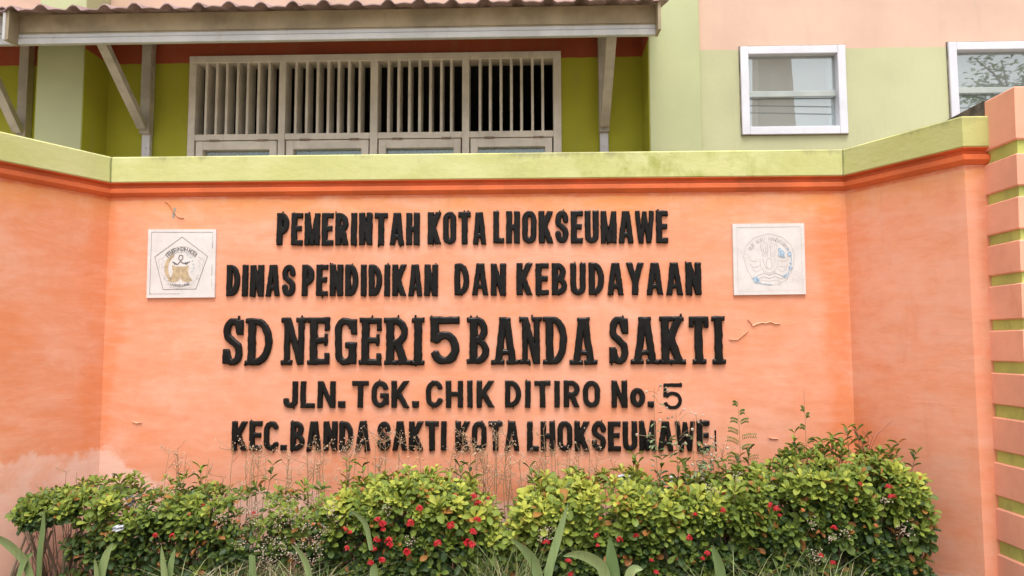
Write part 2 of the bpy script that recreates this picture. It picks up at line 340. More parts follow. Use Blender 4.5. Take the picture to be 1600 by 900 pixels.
M = {
    'sign': make_sign_paint(), 'cap': make_cap_paint(),
    'mould': weathered('burnt_orange_trim_paint', (0.69, 0.145, 0.04), 0.12, (0.25, 0.06, 0.02), 0.3, 0.65, 2.5),
    'black': make_letter_paint(), 'marble': make_marble('white_marble'),
    'bld': two_tone('building_paint', (0.495, 0.50, 0.295), (0.66, 0.45, 0.345), 3.915),
    'recess_shade': two_tone('bay_shaded_paint', (0.40, 0.40, 0.025), (0.37, 0.075, 0.028), 3.985),  # shade under the awning put into the colour, darker and more saturated
    'pil': weathered('pilaster_lime_paint', (0.47, 0.50, 0.275), 0.06, (0.3, 0.3, 0.14), 0.12, 0.75, 1.0),
    'band': weathered('salmon_band_paint', (0.83, 0.385, 0.255), 0.08, (0.60, 0.20, 0.10), 0.65, 0.75, 2.5),
    'groove': weathered('lime_groove_paint', (0.48, 0.51, 0.13), 0.12, (0.10, 0.09, 0.035), 0.7, 0.75, 5.0),
    'mossy': weathered('mossy_concrete', (0.12, 0.095, 0.085), 0.35, (0.03, 0.028, 0.025), 0.8, 0.9, 14.0, 0.6),
    'fascia_old': weathered('weathered_board_paint', (0.36, 0.285, 0.18), 0.16, (0.14, 0.10, 0.06), 0.4, 0.7, 4.0),
    'fascia_white': weathered('white_board_paint', (0.50, 0.495, 0.485), 0.07, (0.30, 0.27, 0.23), 0.45, 0.6, 4.0),
    'frame_cream': weathered('cream_frame_paint', (0.80, 0.745, 0.65), 0.08, (0.32, 0.25, 0.17), 0.3, 0.6, 5.0),
    'frame_white': weathered('white_frame_paint', (0.68, 0.68, 0.74), 0.04, (0.45, 0.43, 0.42), 0.2, 0.5, 6.0),
    'strut': weathered('greyed_timber_paint', (0.50, 0.46, 0.39), 0.12, (0.22, 0.19, 0.14), 0.45, 0.7, 6.0),
    'steel': weathered('galvanised_steel', (0.62, 0.62, 0.64), 0.06, (0.3, 0.28, 0.26), 0.3, 0.45, 8.0),
    'tile': weathered('mauve_roof_sheet', (0.36, 0.24, 0.24), 0.22, (0.17, 0.145, 0.11), 0.8, 0.65, 6.0),
    'hinge': weathered('rusty_hinge', (0.30, 0.22, 0.15), 0.2, (0.12, 0.05, 0.02), 0.5, 0.6, 20.0),
    'glass': make_glass('window_glass', (0.74, 0.82, 0.82), 0.30, 0.15), 'glass_in': make_glass('casement_glass', (0.9, 0.95, 0.95), 0.10),
    'rail': weathered('grey_green_rail', (0.40, 0.44, 0.42), 0.08, (0.3, 0.3, 0.28), 0.2, 0.5, 5.0, 0),
    'crack_shadow': weathered('crack_shadow_paint', (0.54, 0.22, 0.115), 0.2, (0.3, 0.15, 0.1), 0.3, 0.9, 20.0, 0),
    'sealant': weathered('old_sealant', (0.22, 0.18, 0.15), 0.4, (0.6, 0.58, 0.55), 0.7, 0.9, 9.0, 0),
    'room': weathered('room_plaster', (0.22, 0.20, 0.17), 0.1, (0.1, 0.1, 0.1), 0.1, 0.9, 1.0, 0),
    'haze_pale': weathered('pale_haze_panel', (0.62, 0.64, 0.62), 0.05, (0.3, 0.3, 0.3), 0.1, 0.9, 1.0, 0),
    'teal': weathered('teal_cloth', (0.22, 0.50, 0.56), 0.12, (0.05, 0.12, 0.15), 0.2, 0.9, 9.0, 0),
    'olive': weathered('olive_cloth', (0.38, 0.32, 0.07), 0.15, (0.2, 0.14, 0.04), 0.3, 0.9, 9.0, 0),
    'leaf': make_leaf('ixora_leaf', (0.43, 0.45, 0.07), (0.17, 0.23, 0.033), (0.030, 0.062, 0.015)),
    'sprig': make_leaf('sprig_leaf', (0.20, 0.30, 0.07), (0.12, 0.21, 0.05), (0.06, 0.13, 0.03)),
    'grey_leaf': make_leaf('grey_green_leaf', (0.30, 0.36, 0.20), (0.20, 0.27, 0.14), (0.12, 0.18, 0.09)),
    'strap': make_strap('strap_leaf', (0.25, 0.32, 0.13), (0.13, 0.19, 0.06), (0.10, 0.18, 0.055)),
    'grass': varied('grass_blades', (0.09, 0.15, 0.04), (0.30, 0.30, 0.12), 0.6, 0.2),
    'straw': varied('straw_blades', (0.34, 0.27, 0.15), (0.50, 0.43, 0.28), 0.7, 0.1),
    'stem': varied('woody_stem', (0.10, 0.065, 0.04), (0.27, 0.20, 0.14), 0.8),
    'red': varied('red_petal', (0.62, 0.010, 0.020), (0.30, 0.004, 0.010), 0.5, 0.15),
    'rust': varied('faded_petal', (0.62, 0.20, 0.06), (0.40, 0.09, 0.03), 0.6, 0.1),
    'drystem': varied('dry_stalk', (0.13, 0.065, 0.03), (0.42, 0.29, 0.16), 0.8),
    'seed': varied('seed_spray', (0.46, 0.29, 0.17), (0.66, 0.50, 0.37), 0.9),
    'puff': varied('pale_floret', (0.30, 0.22, 0.16), (0.52, 0.43, 0.34), 0.9),
    'redstem': varied('red_stalk', (0.24, 0.07, 0.04), (0.36, 0.13, 0.07), 0.7),
    'ground': make_ground(), 'soil': weathered('bed_soil', (0.12, 0.082, 0.055), 0.25, (0.04, 0.03, 0.02), 0.5, 0.95, 9.0, 0.7),
    'concrete': weathered('grey_concrete', (0.30, 0.27, 0.23), 0.2, (0.1, 0.09, 0.07), 0.5, 0.9, 9.0, 0.5),
    'plastic': weathered('white_plastic', (0.55, 0.57, 0.62), 0.06, (0.4, 0.38, 0.36), 0.3, 0.4, 12.0, 0),
    'ink': weathered('grey_print', (0.13, 0.12, 0.125), 0.3, (0.5, 0.47, 0.45), 0.5, 0.6, 30.0, 0),
    'ink_pale': weathered('faded_grey_print', (0.36, 0.34, 0.34), 0.12, (0.7, 0.67, 0.65), 0.5, 0.6, 30.0, 0),
    'ink_worn': weathered('worn_grey_print', (0.49, 0.465, 0.465), 0.12, (0.68, 0.65, 0.63), 0.6, 0.6, 30.0, 0),
    'gold': weathered('gold_print', (0.47, 0.36, 0.22), 0.15, (0.7, 0.62, 0.5), 0.4, 0.6, 40.0, 0),
    'tealink': weathered('faded_teal_print', (0.42, 0.52, 0.52), 0.15, (0.7, 0.68, 0.66), 0.5, 0.6, 60.0, 0),
    'blueink': weathered('blue_print', (0.36, 0.49, 0.62), 0.25, (0.7, 0.68, 0.66), 0.6, 0.6, 60.0, 0),
    'bark': weathered('tree_bark', (0.16, 0.12, 0.09), 0.25, (0.06, 0.05, 0.04), 0.5, 0.9, 9.0, 0.6),
    'pylon': weathered('pylon_paint', (0.92, 0.74, 0.62), 0.1, (0.3, 0.15, 0.1), 0.3, 0.7, 1.0),
    'cable': weathered('black_cable', (0.03, 0.03, 0.03), 0.1, (0.05, 0.05, 0.05), 0.1, 0.6, 5.0, 0),
}

# ------------------------------------------------------------------ ground
g = MB(); R_ = 600
g.add([(-R_, -R_, 0), (R_, -R_, 0), (R_, R_, 0), (-R_, R_, 0)], [(0, 1, 2, 3)])
tag(g.build('ground', M['ground']), kind='structure')

# wall line in plan (front face), from the photograph's corners at the height of the cap
ZT, ZC = 2.692, 2.527
XL, XR = -2.684, 1.916
def at_cap(px, py): p = atZ(px, py, ZT); return (p[0], p[1])
pl = at_cap(0, 208); pr = at_cap(1503, 185); pj = at_cap(1548, 185)
dl = np.array([pl[0]-XL, pl[1]]); dl /= np.linalg.norm(dl)
LEFT_END = (XL+dl[0]*1.5, dl[1]*1.5)
RC = (float(pr[0]), float(pr[1])); RJ = (float(pj[0])+0.15, float(pr[1]))
PATH = [LEFT_END, (XL, 0.0), (XR, 0.0), RC, RJ]
drv = np.array([RC[0]-XR, RC[1]]); drv /= np.linalg.norm(drv)
print('PATH', [(round(a, 3), round(b, 3)) for a, b in PATH])

def sweep(mb, prof, path):
    """profile points (offset towards the street, z) carried along the wall line with mitred corners"""
    n = len(path); P = [Vector((a, b)) for a, b in path]; nr = []
    for i in range(n-1):
        d = (P[i+1]-P[i]).normalized(); nr.append(Vector((d.y, -d.x)))
    offs = []
    for i in range(n):
        if i == 0: offs.append(nr[0])
        elif i == n-1: offs.append(nr[-1])
        else:
            b = (nr[i-1]+nr[i]).normalized(); offs.append(b/b.dot(nr[i]))
    k = len(prof); v = []
    for i in range(n):
        for (o, z) in prof: q = P[i]+offs[i]*o; v.append((q.x, q.y, z))
    f = []
    for i in range(n-1):
        for j in range(k): f.append((i*k+j, i*k+(j+1) % k, (i+1)*k+(j+1) % k, (i+1)*k+j))
    f.append(tuple(range(k-1, -1, -1))); f.append(tuple((n-1)*k+j for j in range(k)))
    mb.add(v, f)

wall = empty('sign_wall', (0, 0, 0))
tag(wall, 'salmon school sign wall with bent wings, lime green cap and black raised lettering', 'wall')
b = MB(); sweep(b, [(0, -0.1), (0, ZC-0.085), (-0.16, ZC-0.085), (-0.16, -0.1)], PATH); b.build('wall_panel', M['sign'], wall)
b = MB(); sweep(b, [(0.002, ZC-0.084), (0.022, ZC-0.068), (0.028, ZC-0.062), (0.029, ZC-0.040), (0.024, ZC-0.034), (0.008, ZC-0.030), (0.008, ZC-0.012), (0.042, ZC-0.003), (0.042, ZC-0.001), (-0.155, ZC-0.001), (-0.155, ZC-0.082)], PATH)
b.build('moulding', M['mould'], wall)
b = MB(); sweep(b, [(0.038, ZC), (0.044, ZC+0.006), (0.044, ZT-0.008), (0.037, ZT), (-0.21, ZT), (-0.21, ZC)], PATH); b.build('cap', M['cap'], wall)

# ------------------------------------------------------------------ raised letters
def seg(x0, y0, x1, y1, t): return ('s', x0, y0, x1, y1, t/2)
def path(pts, t):
    out = []
    for i in range(len(pts)-1): out.append(('s', *pts[i], *pts[i+1], t/2))
    for p in pts[1:-1]: out.append(('d', *p, t/2))
    return out
def arc(cx, cy, rx, ry, a0, a1, n=12):
    return [(cx+rx*math.cos(rad(a0+(a1-a0)*i/n)), cy+ry*math.sin(rad(a0+(a1-a0)*i/n))) for i in range(n+1)]
def box2(x0, y0, x1, y1): return ('b', x0, y0, x1, y1)

def glyph(ch, w, t, th, slab=False):
    l, r, B, T = t/2, w-t/2, th/2, 1-th/2; tm = (t+th)/2
    P = []
    def bowl(y0, y1, xr=None, tt=None):
        rr = (xr or r); xc = max(l+0.02, rr-min((rr-l)*0.75, (y1-y0)*0.5))
        return path([(l, y1), (xc, y1)]+arc(xc, (y0+y1)/2, rr-xc, (y1-y0)/2, 90, -90)[1:]+[(l, y0)], tt or tm)
    if ch == 'I' : P = [seg(w/2, 0, w/2, 1, t)]
    elif ch == 'L': P = [seg(l, 0, l, 1, t), seg(0, B, w, B, th)]
    elif ch == 'T': P = [seg(w/2, 0, w/2, 1, t), seg(0, T, w, T, th)]
    elif ch == 'H': P = [seg(l, 0, l, 1, t), seg(r, 0, r, 1, t), seg(l, .5, r, .5, th)]
    elif ch == 'E': P = [seg(l, 0, l, 1, t), seg(0, B, w, B, th), seg(0, T, w, T, th), seg(0, .52, w*.92, .52, th)]
    elif ch == 'P': P = [seg(l, 0, l, 1, t)]+bowl(.42, T)
    elif ch == 'R': P = [seg(l, 0, l, 1, t)]+bowl(.46, T, r-.01)+[seg(w*.48, .5, r+.03, -.12, t*1.02)]
    elif ch == 'B': P = [seg(l, 0, l, 1, t)]+bowl(.52, T, r-.03)+bowl(B, .5)
    elif ch == 'D': P = [seg(l, 0, l, 1, t)]+bowl(B, T)
    elif ch in 'OCG':
        rx = (r-l)/2; ry = min((T-B)/2, rx*1.25); cx = w/2
        top = arc(cx, T-ry, rx, ry, 0, 180); bot = arc(cx, B+ry, rx, ry, 180, 360)
        if ch == 'O': pp = top+bot+[top[0], top[1]]; P = path(pp, tm)
        else:
            top = arc(cx, T-ry, rx, ry, 12, 180); bot = arc(cx, B+ry, rx, ry, 180, 348 if ch == 'C' else 360); pp = top+bot+([(r, .42)] if ch == 'G' else []); P = path(pp, tm)
            if ch == 'G': P += [box2(w*.5, .36, w, .36+th), box2(w-t, .02 if slab else .1, w, .36+th)]
    elif ch == 'o':
        rx = (r-l)/2; pp = arc(w/2, .37, rx, .37-t/2, 0, 360, 24); P = path(pp+[pp[1]], t)
    elif ch == 'S':
        rx = (r-l)/2; h = (T-B)/4; cx = w/2
        pp = [(r, .70)]+arc(cx, T-h, rx, h, 0, 180)+arc(cx, T-h, rx, h, 180, 215, 3)[1:]
        pp += arc(cx, B+h, rx, h, 35, 0, 3)+arc(cx, B+h, rx, h, 0, -180)[1:]+[(l, .30)]
        P = path(pp, tm)
    elif ch == 'J':
        rx = (r-l)/2; P = path([(r, 1), (r, B+rx*1.1)]+arc(w/2, B+rx*1.1, rx, rx*1.1, 0, -180)[1:]+[(l, .36)], t)
    elif ch == 'U':
        rx = (r-l)/2; ry = rx*1.2; P = path([(l, 1), (l, B+ry)]+arc(w/2, B+ry, rx, ry, 180, 360)[1:]+[(r, 1)], tm)
    elif ch == 'A':
        e = .08; k = (w/2-l-.03)
        q = t*.9; l, r = q/2, w-q/2; P = [seg(l-k*e, -e, w/2-.03+k*e, 1+e, q), seg(r+k*e, -e, w/2+.03-k*e, 1+e, q), box2(w*.28, .20, w*.72, .20+th*.85)]
    elif ch == 'N' and slab: q = t*.74; l, r = q/2+.02, w-q/2-.02; P = [seg(l, 0, l, 1, q), seg(r, 0, r, 1, q), seg(l-.01, 1.05, r+.01, -.05, t*.80)]
    elif ch == 'N': P = [seg(l, 0, l, 1, t), seg(r, 0, r, 1, t), seg(l-.02, 1.06, r+.02, -.06, t*(.72 if slab else .84))]
    elif ch == 'M': q = t*.84; l, r = q/2, w-q/2; P = [seg(l, 0, l, 1, q), seg(r, 0, r, 1, q), seg(l+.01, 1.05, w/2, .0, q*.8), seg(r-.01, 1.05, w/2, .0, q*.8)]
    elif ch == 'W':
        q = w*.29; k = t*.76; P = [seg(k/2-.02, 1.08, q, -.05, k), seg(q, -.05, w/2, .98, k*.9), seg(w/2, .98, w-q, -.05, k*.9), seg(w-q, -.05, w-k/2+.02, 1.08, k)]
    elif ch == 'K': P = [seg(l, 0, l, 1, t), seg(l, .32, r+.05, 1.10, t*.95), seg(w*.36, .58, r+.04, -.10, t)]
    elif ch == 'Y': P = [seg(w/2, 0, w/2, .5, t), seg(w/2, .40, l-.05, 1.10, t*.95), seg(w/2, .40, r+.05, 1.10, t*.95)]
    elif ch == '.': P = [box2(0, 0, w, w*.95)]
    elif ch == '5':
        cy = .33; rx = (r-l)/2; ry = cy-B
        P = [box2(.03 if not slab else 0, 1-th, w, 1), seg(l+.01, .46, l+.01, 1, t)]
        P += path([(l, .56)]+arc(w/2, cy, rx, ry+.02, 140, -165, 20), tm)
    elif ch == 'F': P = [seg(l, 0, l, 1, t), seg(0, T, w, T, th), seg(0, .5, w*.85, .5, th)]
    elif ch == '|': P = [seg(w/2, 0, w/2, 1, w)]
    if slab:
        s, o = .105, .055
        def sf(x, y): P.append(box2(x-t/2-o, y, x+t/2+(o if ch != 'N' else .03), y+s))
        if ch == 'I': sf(w/2, 0); sf(w/2, 1-s)
        if ch == 'K': sf(l+.02, 0); sf(l+.02, 1-s)
        if ch == 'N': P.append(box2(-.04, 0, t*.74+.07, s)); P.append(box2(-.04, 1-s, t*.7, 1))
        if ch == 'N': P.append(box2(w-t*.74-.07, 1-s, w+.03, 1))
        if ch == 'K': sf(r-.02, 0); sf(r-.05, 1-s)
        if ch == 'A': sf(l, 0); sf(r, 0); P.append(box2(w/2-.13, 1-s*.8, w/2+.13, 1))
        if ch == 'T': sf(w/2, 0); P.append(box2(0, .76, t*.6, 1)); P.append(box2(w-t*.6, .76, w, 1))
        if ch == 'R': sf(l+.02, 0); sf(r+.0, 0); P.append(box2(-.05, 1-s, l, 1))
        if ch in 'BD': P.append(box2(-.06, 0, l, s)); P.append(box2(-.06, 1-s, l, 1))
        if ch == 'E':
            P.append(box2(-.05, 0, l, s)); P.append(box2(-.05, 1-s, l, 1))
            P.append(box2(w-t*.62, .72, w, 1)); P.append(box2(w-t*.62, 0, w, .26)); P.append(box2(w*.74, .40, w*.90, .66))
        if ch in 'SG': P.append(box2(w-t*.75, .64, w, .97))
        if ch == 'S': P.append(box2(0, .03, t*.75, .36))
    return P

def sdf(P, X, Y):
    D = np.full(X.shape, -9.0)
    for p in P:
        if p[0] == 'd': d = p[3]-np.hypot(X-p[1], Y-p[2])
        elif p[0] == 'b':
            d = np.minimum(np.minimum(X-p[1], p[3]-X), np.minimum(Y-p[2], p[4]-Y))
        else:
            x0, y0, x1, y1, h = p[1:]; L = math.hypot(x1-x0, y1-y0)
            if L < 1e-6: continue
            ux, uy = (x1-x0)/L, (y1-y0)/L; a = (X-x0)*ux+(Y-y0)*uy; q = -(X-x0)*uy+(Y-y0)*ux
            d = np.minimum(h-np.abs(q), np.minimum(a, L-a))
        D = np.maximum(D, d)
    return np.minimum(D, np.minimum(Y, 1-Y))

def smooth_noise(X, Y, k, seed):
    r = np.random.default_rng(seed); out = np.zeros(X.shape)
    for _ in range(7):
        a = r.uniform(0, 6.28); f = k*r.uniform(.5, 1.6); out += np.sin(X*f*math.cos(a)+Y*f*math.sin(a)+r.uniform(0, 6.28))
    return out/7**.5

def glyph_mesh(mb, P, w, place, H, res=44, rough=0.008, bevel=0.05, seed=0, edge=0.5):
    """place(x, y, h) -> world point; x, y in letter heights, h metres off the face"""
    m = .09; c = 1.0/res
    xs = np.arange(-m-.06, w+m+.06+c, c); ys = np.arange(-m, 1+m+c, c)
    X, Y = np.meshgrid(xs, ys, indexing='ij')
    wx = smooth_noise(X, Y, 7, seed+1)*rough*.8; wy = smooth_noise(X, Y, 7, seed+2)*rough*.8
    D = sdf(P, X+wx, Y+wy)+smooth_noise(X, Y, 30, seed+3)*rough*.75
    if rough > 0:                                # drips and ragged paint at some ends
        r = np.random.default_rng(seed+9)
        for _ in range(int(r.random() < .75)+int(r.random() < .3)):
            sx = r.uniform(0, w); top = r.random() < .5
            y0, y1 = (.93, 1.0+r.uniform(.02, .06)) if top else (-r.uniform(.02, .07), .07)
            hw = r.uniform(.012, .022)
            near = sdf(P, np.array([[sx]]), np.array([[.96 if top else .04]]))[0, 0]
            if near > .005: D = np.maximum(D, np.minimum(np.minimum(hw-np.abs(X-sx-.2*(Y-.5)*hw), Y-y0), y1-Y))
    if rough > 0: hn = smooth_noise(X, Y, 14, seed+5)*.008
    else: hn = np.zeros(X.shape)
    s = np.clip(D/bevel, 0, 1); hgt = H*(edge+(1-edge)*(1-(1-s)**2))*(1+hn)
    n0 = len(mb.v); vid = {}; V = []; Fc = []
    def corner(i, j):
        k = (i, j)
        if k not in vid: vid[k] = len(V); V.append((X[i, j], Y[i, j], hgt[i, j]))
        return vid[k]
    def cross(a, b_):
        k = (min(a, b_), max(a, b_))
        if k not in vid:
            da, db = D[k[0]], D[k[1]]; t = min(.97, max(.03, da/(da-db)))
            vid[k] = len(V); V.append((X[k[0]]+(X[k[1]]-X[k[0]])*t, Y[k[0]]+(Y[k[1]]-Y[k[0]])*t, H*edge))
        return vid[k]
    ni, nj = X.shape; bnd = []
    ins = D > 0
    act = ins[:-1, :-1] | ins[1:, :-1] | ins[:-1, 1:] | ins[1:, 1:]
    for i, j in zip(*np.nonzero(act)):
        cs = [(i, j), (i+1, j), (i+1, j+1), (i, j+1)]; poly = []; marks = []
        for q in range(4):
            a, b_ = cs[q], cs[(q+1) % 4]; ia, ib = ins[a], ins[b_]
            if ia: poly.append(corner(*a)); marks.append(False)
            if ia != ib: poly.append(cross(a, b_)); marks.append('out' if ia else 'in')
        if len(poly) >= 3:
            Fc.append(tuple(poly))
            for q in range(len(poly)):
                if marks[q] == 'out' and marks[(q+1) % len(poly)] == 'in': bnd.append((poly[q], poly[(q+1) % len(poly)]))
    low = {}
    for a, b_ in bnd:
        for k in (a, b_):
            if k not in low: low[k] = len(V); V.append((V[k][0], V[k][1], -0.004 if H > .006 else 0.0))
    for a, b_ in bnd: Fc.append((b_, a, low[a], low[b_]))
    mb.add([place(*p) for p in V], Fc)

WR = {'I': .46, 'M': 1.12, 'W': 1.32, 'L': .80, 'E': .86, 'J': .80, '.': .40, 'T': .98, 'A': 1.06, 'K': 1.04, 'Y': 1.08, 'P': .93, 'S': .98, 'o': .95, 'O': 1.05, '5': 1.0}
def word(txt, xa, xb, yt, yb, row, t, th, slab=False, gap=.10, H=.018, rough=.006, edge=.62, weights=None):
    """a word of raised letters; xa..xb, yt..yb are the photograph's pixels, laid on the wall face"""
    A, Bq = atY(xa, yb, 0), atY(xb, yb, 0); C = atY(xa, yt, 0)
    h = C[2]-A[2]; W = (Bq[0]-A[0])/h; sl = (Bq[2]-A[2])/(Bq[0]-A[0])
    ws = [(weights or {}).get(c, WR.get(c, 1.0)) for c in txt]
    k = (W-gap*(len(txt)-1))/sum(ws)
    e = empty('raised_word', (A[0], -0.0, A[2]), wall)
    x = 0.0
    for i, ch in enumerate(txt):
        wch = ws[i]*k; tt = min(t, wch*.98) if ch in 'I|' else t
        if ch == '.': P = glyph(ch, wch, t, th); tt = t
        else: P = glyph(ch, wch, tt, th, slab)
        jz = random.uniform(-.006, .006)*(rough > .005); x0 = x
        def place(a, b_, hh, x0=x0, jz=jz): return (A[0]+(x0+a)*h, -hh, A[2]+(b_+jz)*h+sl*(x0+a)*h)
        mb = MB(); glyph_mesh(mb, P, wch, place, H, res=58 if h > .25 else 50, rough=rough, seed=random.randrange(10**6), edge=edge, bevel=.036)
        mb.build('letter', M['black'], e, smooth=False)
        x += wch+gap
    return e

# text rows: pixel edges read off the photograph
S1 = dict(t=.185, th=.17, gap=.06)
word('PEMERINTAH', 432.5, 656, 333, 383.5, 1, **S1); word('KOTA', 668.5, 760, 331.5, 382, 1, **S1); word('LHOKSEUMAWE', 770.5, 1044, 330, 380.5, 1, **S1)
word('DINAS', 354, 462, 414, 463.5, 2, **S1); word('PENDIDIKAN', 472, 684.5, 413.5, 463, 2, **S1)
word('DAN', 710, 791, 412, 462, 2, t=.19, th=.175, gap=.075); word('KEBUDAYAAN', 807, 1096, 411, 461.5, 2, t=.195, th=.175, gap=.085)
S3 = dict(t=.168, th=.13, slab=True, gap=.10, H=.021)
word('SD', 348.5, 426, 497, 571, 3, weights={'S': .9, 'D': 1.1}, **S3)
word('NEGERI', 442.5, 660, 496.5, 570.5, 3, weights={'I': .42, 'N': 1.08, 'E': .98, 'G': 1.1, 'R': 1.12}, **S3)
word('5', 671.5, 718.5, 494.5, 569, 3, t=.185, th=.16, slab=True, H=.021)
word('BANDA', 734, 929, 495.5, 569.5, 3, weights={'A': 1.12, 'N': 1.02, 'D': 1.12, 'B': 1.02}, **S3)
word('SAKTI', 952, 1130.5, 494.5, 569, 3, weights={'I': .45, 'A': 1.12, 'K': 1.12, 'S': .95}, **S3)
S4 = dict(t=.205, th=.185, gap=.10)
word('JLN.', 443, 540, 595.5, 637.5, 4, **S4); word('TGK.', 550, 655, 595, 637, 4, **S4); word('CHIK', 665.5, 773, 594.5, 636.5, 4, **S4)
word('DITIRO', 789, 938, 594.5, 636.5, 4, **S4); word('No.', 955.5, 1022, 594.5, 636.5, 4, **S4)
word('5', 1036.5, 1066, 599, 639, 4, t=.14, th=.14, H=.004, rough=.006, edge=.9)
S5 = dict(t=.195, th=.175, gap=.06)
word('KEC.', 362.5, 448, 658, 703.5, 5, **S5); word('BANDA', 454, 579, 658, 704, 5, **S5); word('SAKTI', 589.5, 698.5, 658, 704, 5, **S5)
word('KOTA', 711.5, 812, 658, 704, 5, **S5); word('LHOKSEUMAWE', 823.5, 1109, 658, 704.5, 5, **S5)
word('|', 1116.8, 1119.4, 672, 704, 5, t=.1, th=.1, H=.004, rough=.006, edge=.9)

# lifted paint flakes on the plaster
def flake(pts, wid):
    mb = MB(); P = [atY(px, py, 0) for px, py in pts]; v = []; f = []
    for i, p in enumerate(P):
        q = wid*(.35 if i in (0, len(P)-1) else random.uniform(.8, 1.2))
        q *= .27; v += [(p[0], .001, p[2]+q*1.6), (p[0], -.003, p[2]+q*.5), (p[0], -.0085, p[2]-q*.25), (p[0]+.001, -.0065, p[2]-q*.2)]
    for i in range(len(P)-1):
        for j in range(3): f.append((i*4+j, i*4+j+1, i*4+5+j, i*4+4+j))
    mb.add(v, f); mb.build('paint_flake', M['sign'], wall)
    mb = MB(); v = []
    for i, p in enumerate(P):
        q = wid*(.05 if i in (0, len(P)-1) else random.uniform(.09, .17)); v += [(p[0], -.0012, p[2]-wid*.06), (p[0], -.0012, p[2]-wid*.06-q)]
    mb.add(v, [(2*i, 2*i+1, 2*i+3, 2*i+2) for i in range(len(P)-1)]); mb.build('crack_shadow', M['crack_shadow'], wall)  # dark strip standing in for the shadow line under the flake
flake([(1168, 499), (1172, 503), (1176, 509), (1183, 506), (1190, 504), (1196, 505), (1203, 503), (1212, 506), (1219, 505)], .014)
flake([(1139, 530), (1146, 531), (1153, 530), (1159, 525), (1165, 520), (1169, 516)], .009)
flake([(258, 314), (264, 318), (269, 325), (273, 332), (279, 339), (288, 341)], .008)
flake([(1201, 684), (1208, 685), (1216, 685)], .008)
flake([(1176, 732), (1190, 732), (1201, 733)], .007)
flake([(207, 658), (214, 661), (222, 660)], .008)

mb = MB(); P = [atY(px, py, -.0015) for px, py in ((271, 324), (275.5, 325), (274, 333), (271.5, 341), (268.5, 339), (270, 331))]; mb.add([tuple(p) for p in P], [(0, 1, 2, 3, 4, 5)]); mb.build('bare_patch', M['concrete'], wall)
# ------------------------------------------------------------------ emblem plaques
def plaque(corners, label):
    P = [atY(px, py, -0.002) for px, py in corners]               # tl tr br bl
    c = sum(P)/4; e = empty('emblem_plaque', (c[0], 0, P[3][2])); tag(e, label, 'plaque', 'emblem plaques on the sign wall')
    mb = MB(); v = [(p[0], -.001, p[2]) for p in P]+[(p[0]+(c[0]-p[0])*.004, -.014, p[2]+(c[2]-p[2])*.004) for p in P]
    mb.add(v, [(0, 1, 2, 3), (7, 6, 5, 4), (0, 4, 5, 1), (1, 5, 6, 2), (2, 6, 7, 3), (3, 7, 4, 0)]); mb.build('tile', M['marble'], e)
    def uv(u, v_):                                                # unit square of the tile, v up
        a = P[3]*(1-u)*(1-v_)+P[2]*u*(1-v_)+P[1]*u*v_+P[0]*(1-u)*v_; return a
    return e, uv
def line(mb, uv, pts, wid, y=-.0152, closed=False):
    pts = list(pts)+([pts[0]] if closed else [])
    n = len(pts); v = []; f = []
    for i, p in enumerate(pts):
        a = np.array(pts[max(0, i-1)]) if not (closed and i == 0) else np.array(pts[-2])
        b_ = np.array(pts[min(n-1, i+1)]) if not (closed and i == n-1) else np.array(pts[1])
        d = b_-a; L = np.hypot(*d) or 1; nn = np.array([-d[1], d[0]])/L*wid/2
        for s in (1, -1): q = uv(p[0]+nn[0]*s, p[1]+nn[1]*s); v.append((q[0], y, q[2]))
    for i in range(n-1): f.append((2*i, 2*i+1, 2*i+3, 2*i+2))
    mb.add(v, f)
def fillp(mb, uv, pts, y=-.0149):
    v = [uv(*p) for p in pts]; c = uv(sum(p[0] for p in pts)/len(pts), sum(p[1] for p in pts)/len(pts)); n = len(pts)
    mb.add([(p[0], y, p[2]) for p in v]+[(c[0], y, c[2])], [(i, (i+1) % n, n) for i in range(n)])
def arc_text(mb, uv, txt, cx, cy, R, a0, a1, h, t=.16, inward=False, y=-.0153):
    n = len(txt)
    for i, ch in enumerate(txt):
        if ch == ' ': continue
        a = rad(a0+(a1-a0)*(i+.5)/n); wch = .30 if ch == 'I' else .72
        if inward: ex = (-math.sin(a), math.cos(a)); ey = (-math.cos(a), -math.sin(a))
        else: ex = (math.sin(a), -math.cos(a)); ey = (math.cos(a), math.sin(a))
        ox, oy = cx+R*math.cos(a), cy+R*math.sin(a)
        def place(p, q, hh):
            u = ox+(ex[0]*(p-wch/2)+ey[0]*(q-.5))*h; v_ = oy+(ex[1]*(p-wch/2)+ey[1]*(q-.5))*h
            k = uv(u, v_); return (k[0], y, k[2])
        glyph_mesh(mb, glyph(ch, wch, t, t*.9), wch, place, .0, res=14, rough=0.0)

eL, uv = plaque([(233, 358.5), (339, 358.5), (336.5, 465), (230, 466)], 'white marble plaque with black pentagon and gold city crest')
mb = MB(); line(mb, uv, [(.05, .06), (.055, .955), (.955, .955), (.955, .72)], .006); line(mb, uv, [(.05, .06), (.075, .06)], .012)
line(mb, uv, [(.085, .06), (.5, .058)], .004); line(mb, uv, [(.953, .48), (.955, .32)], .005); line(mb, uv, [(.955, .28), (.955, .17)], .003)
mb.build('border_line', M['ink'], eL)
mb = MB(); line(mb, uv, [(.505, .885), (.885, .60), (.725, .125), (.245, .122), (.11, .595)], .008, closed=True); mb.build('pentagon_line', M['ink'], eL)
mb = MB(); arc_text(mb, uv, 'PEMERINTAH KOTA', .505, .43, .277, 140, 40, .060, t=.14); mb.build('inscription', M['ink'], eL); mb = MB()
arc_text(mb, uv, 'LHOKSEUMAWE', .49, .52, .345, 247, 294, .042, t=.13, inward=True)
mb.build('inscription', M['ink'], eL)
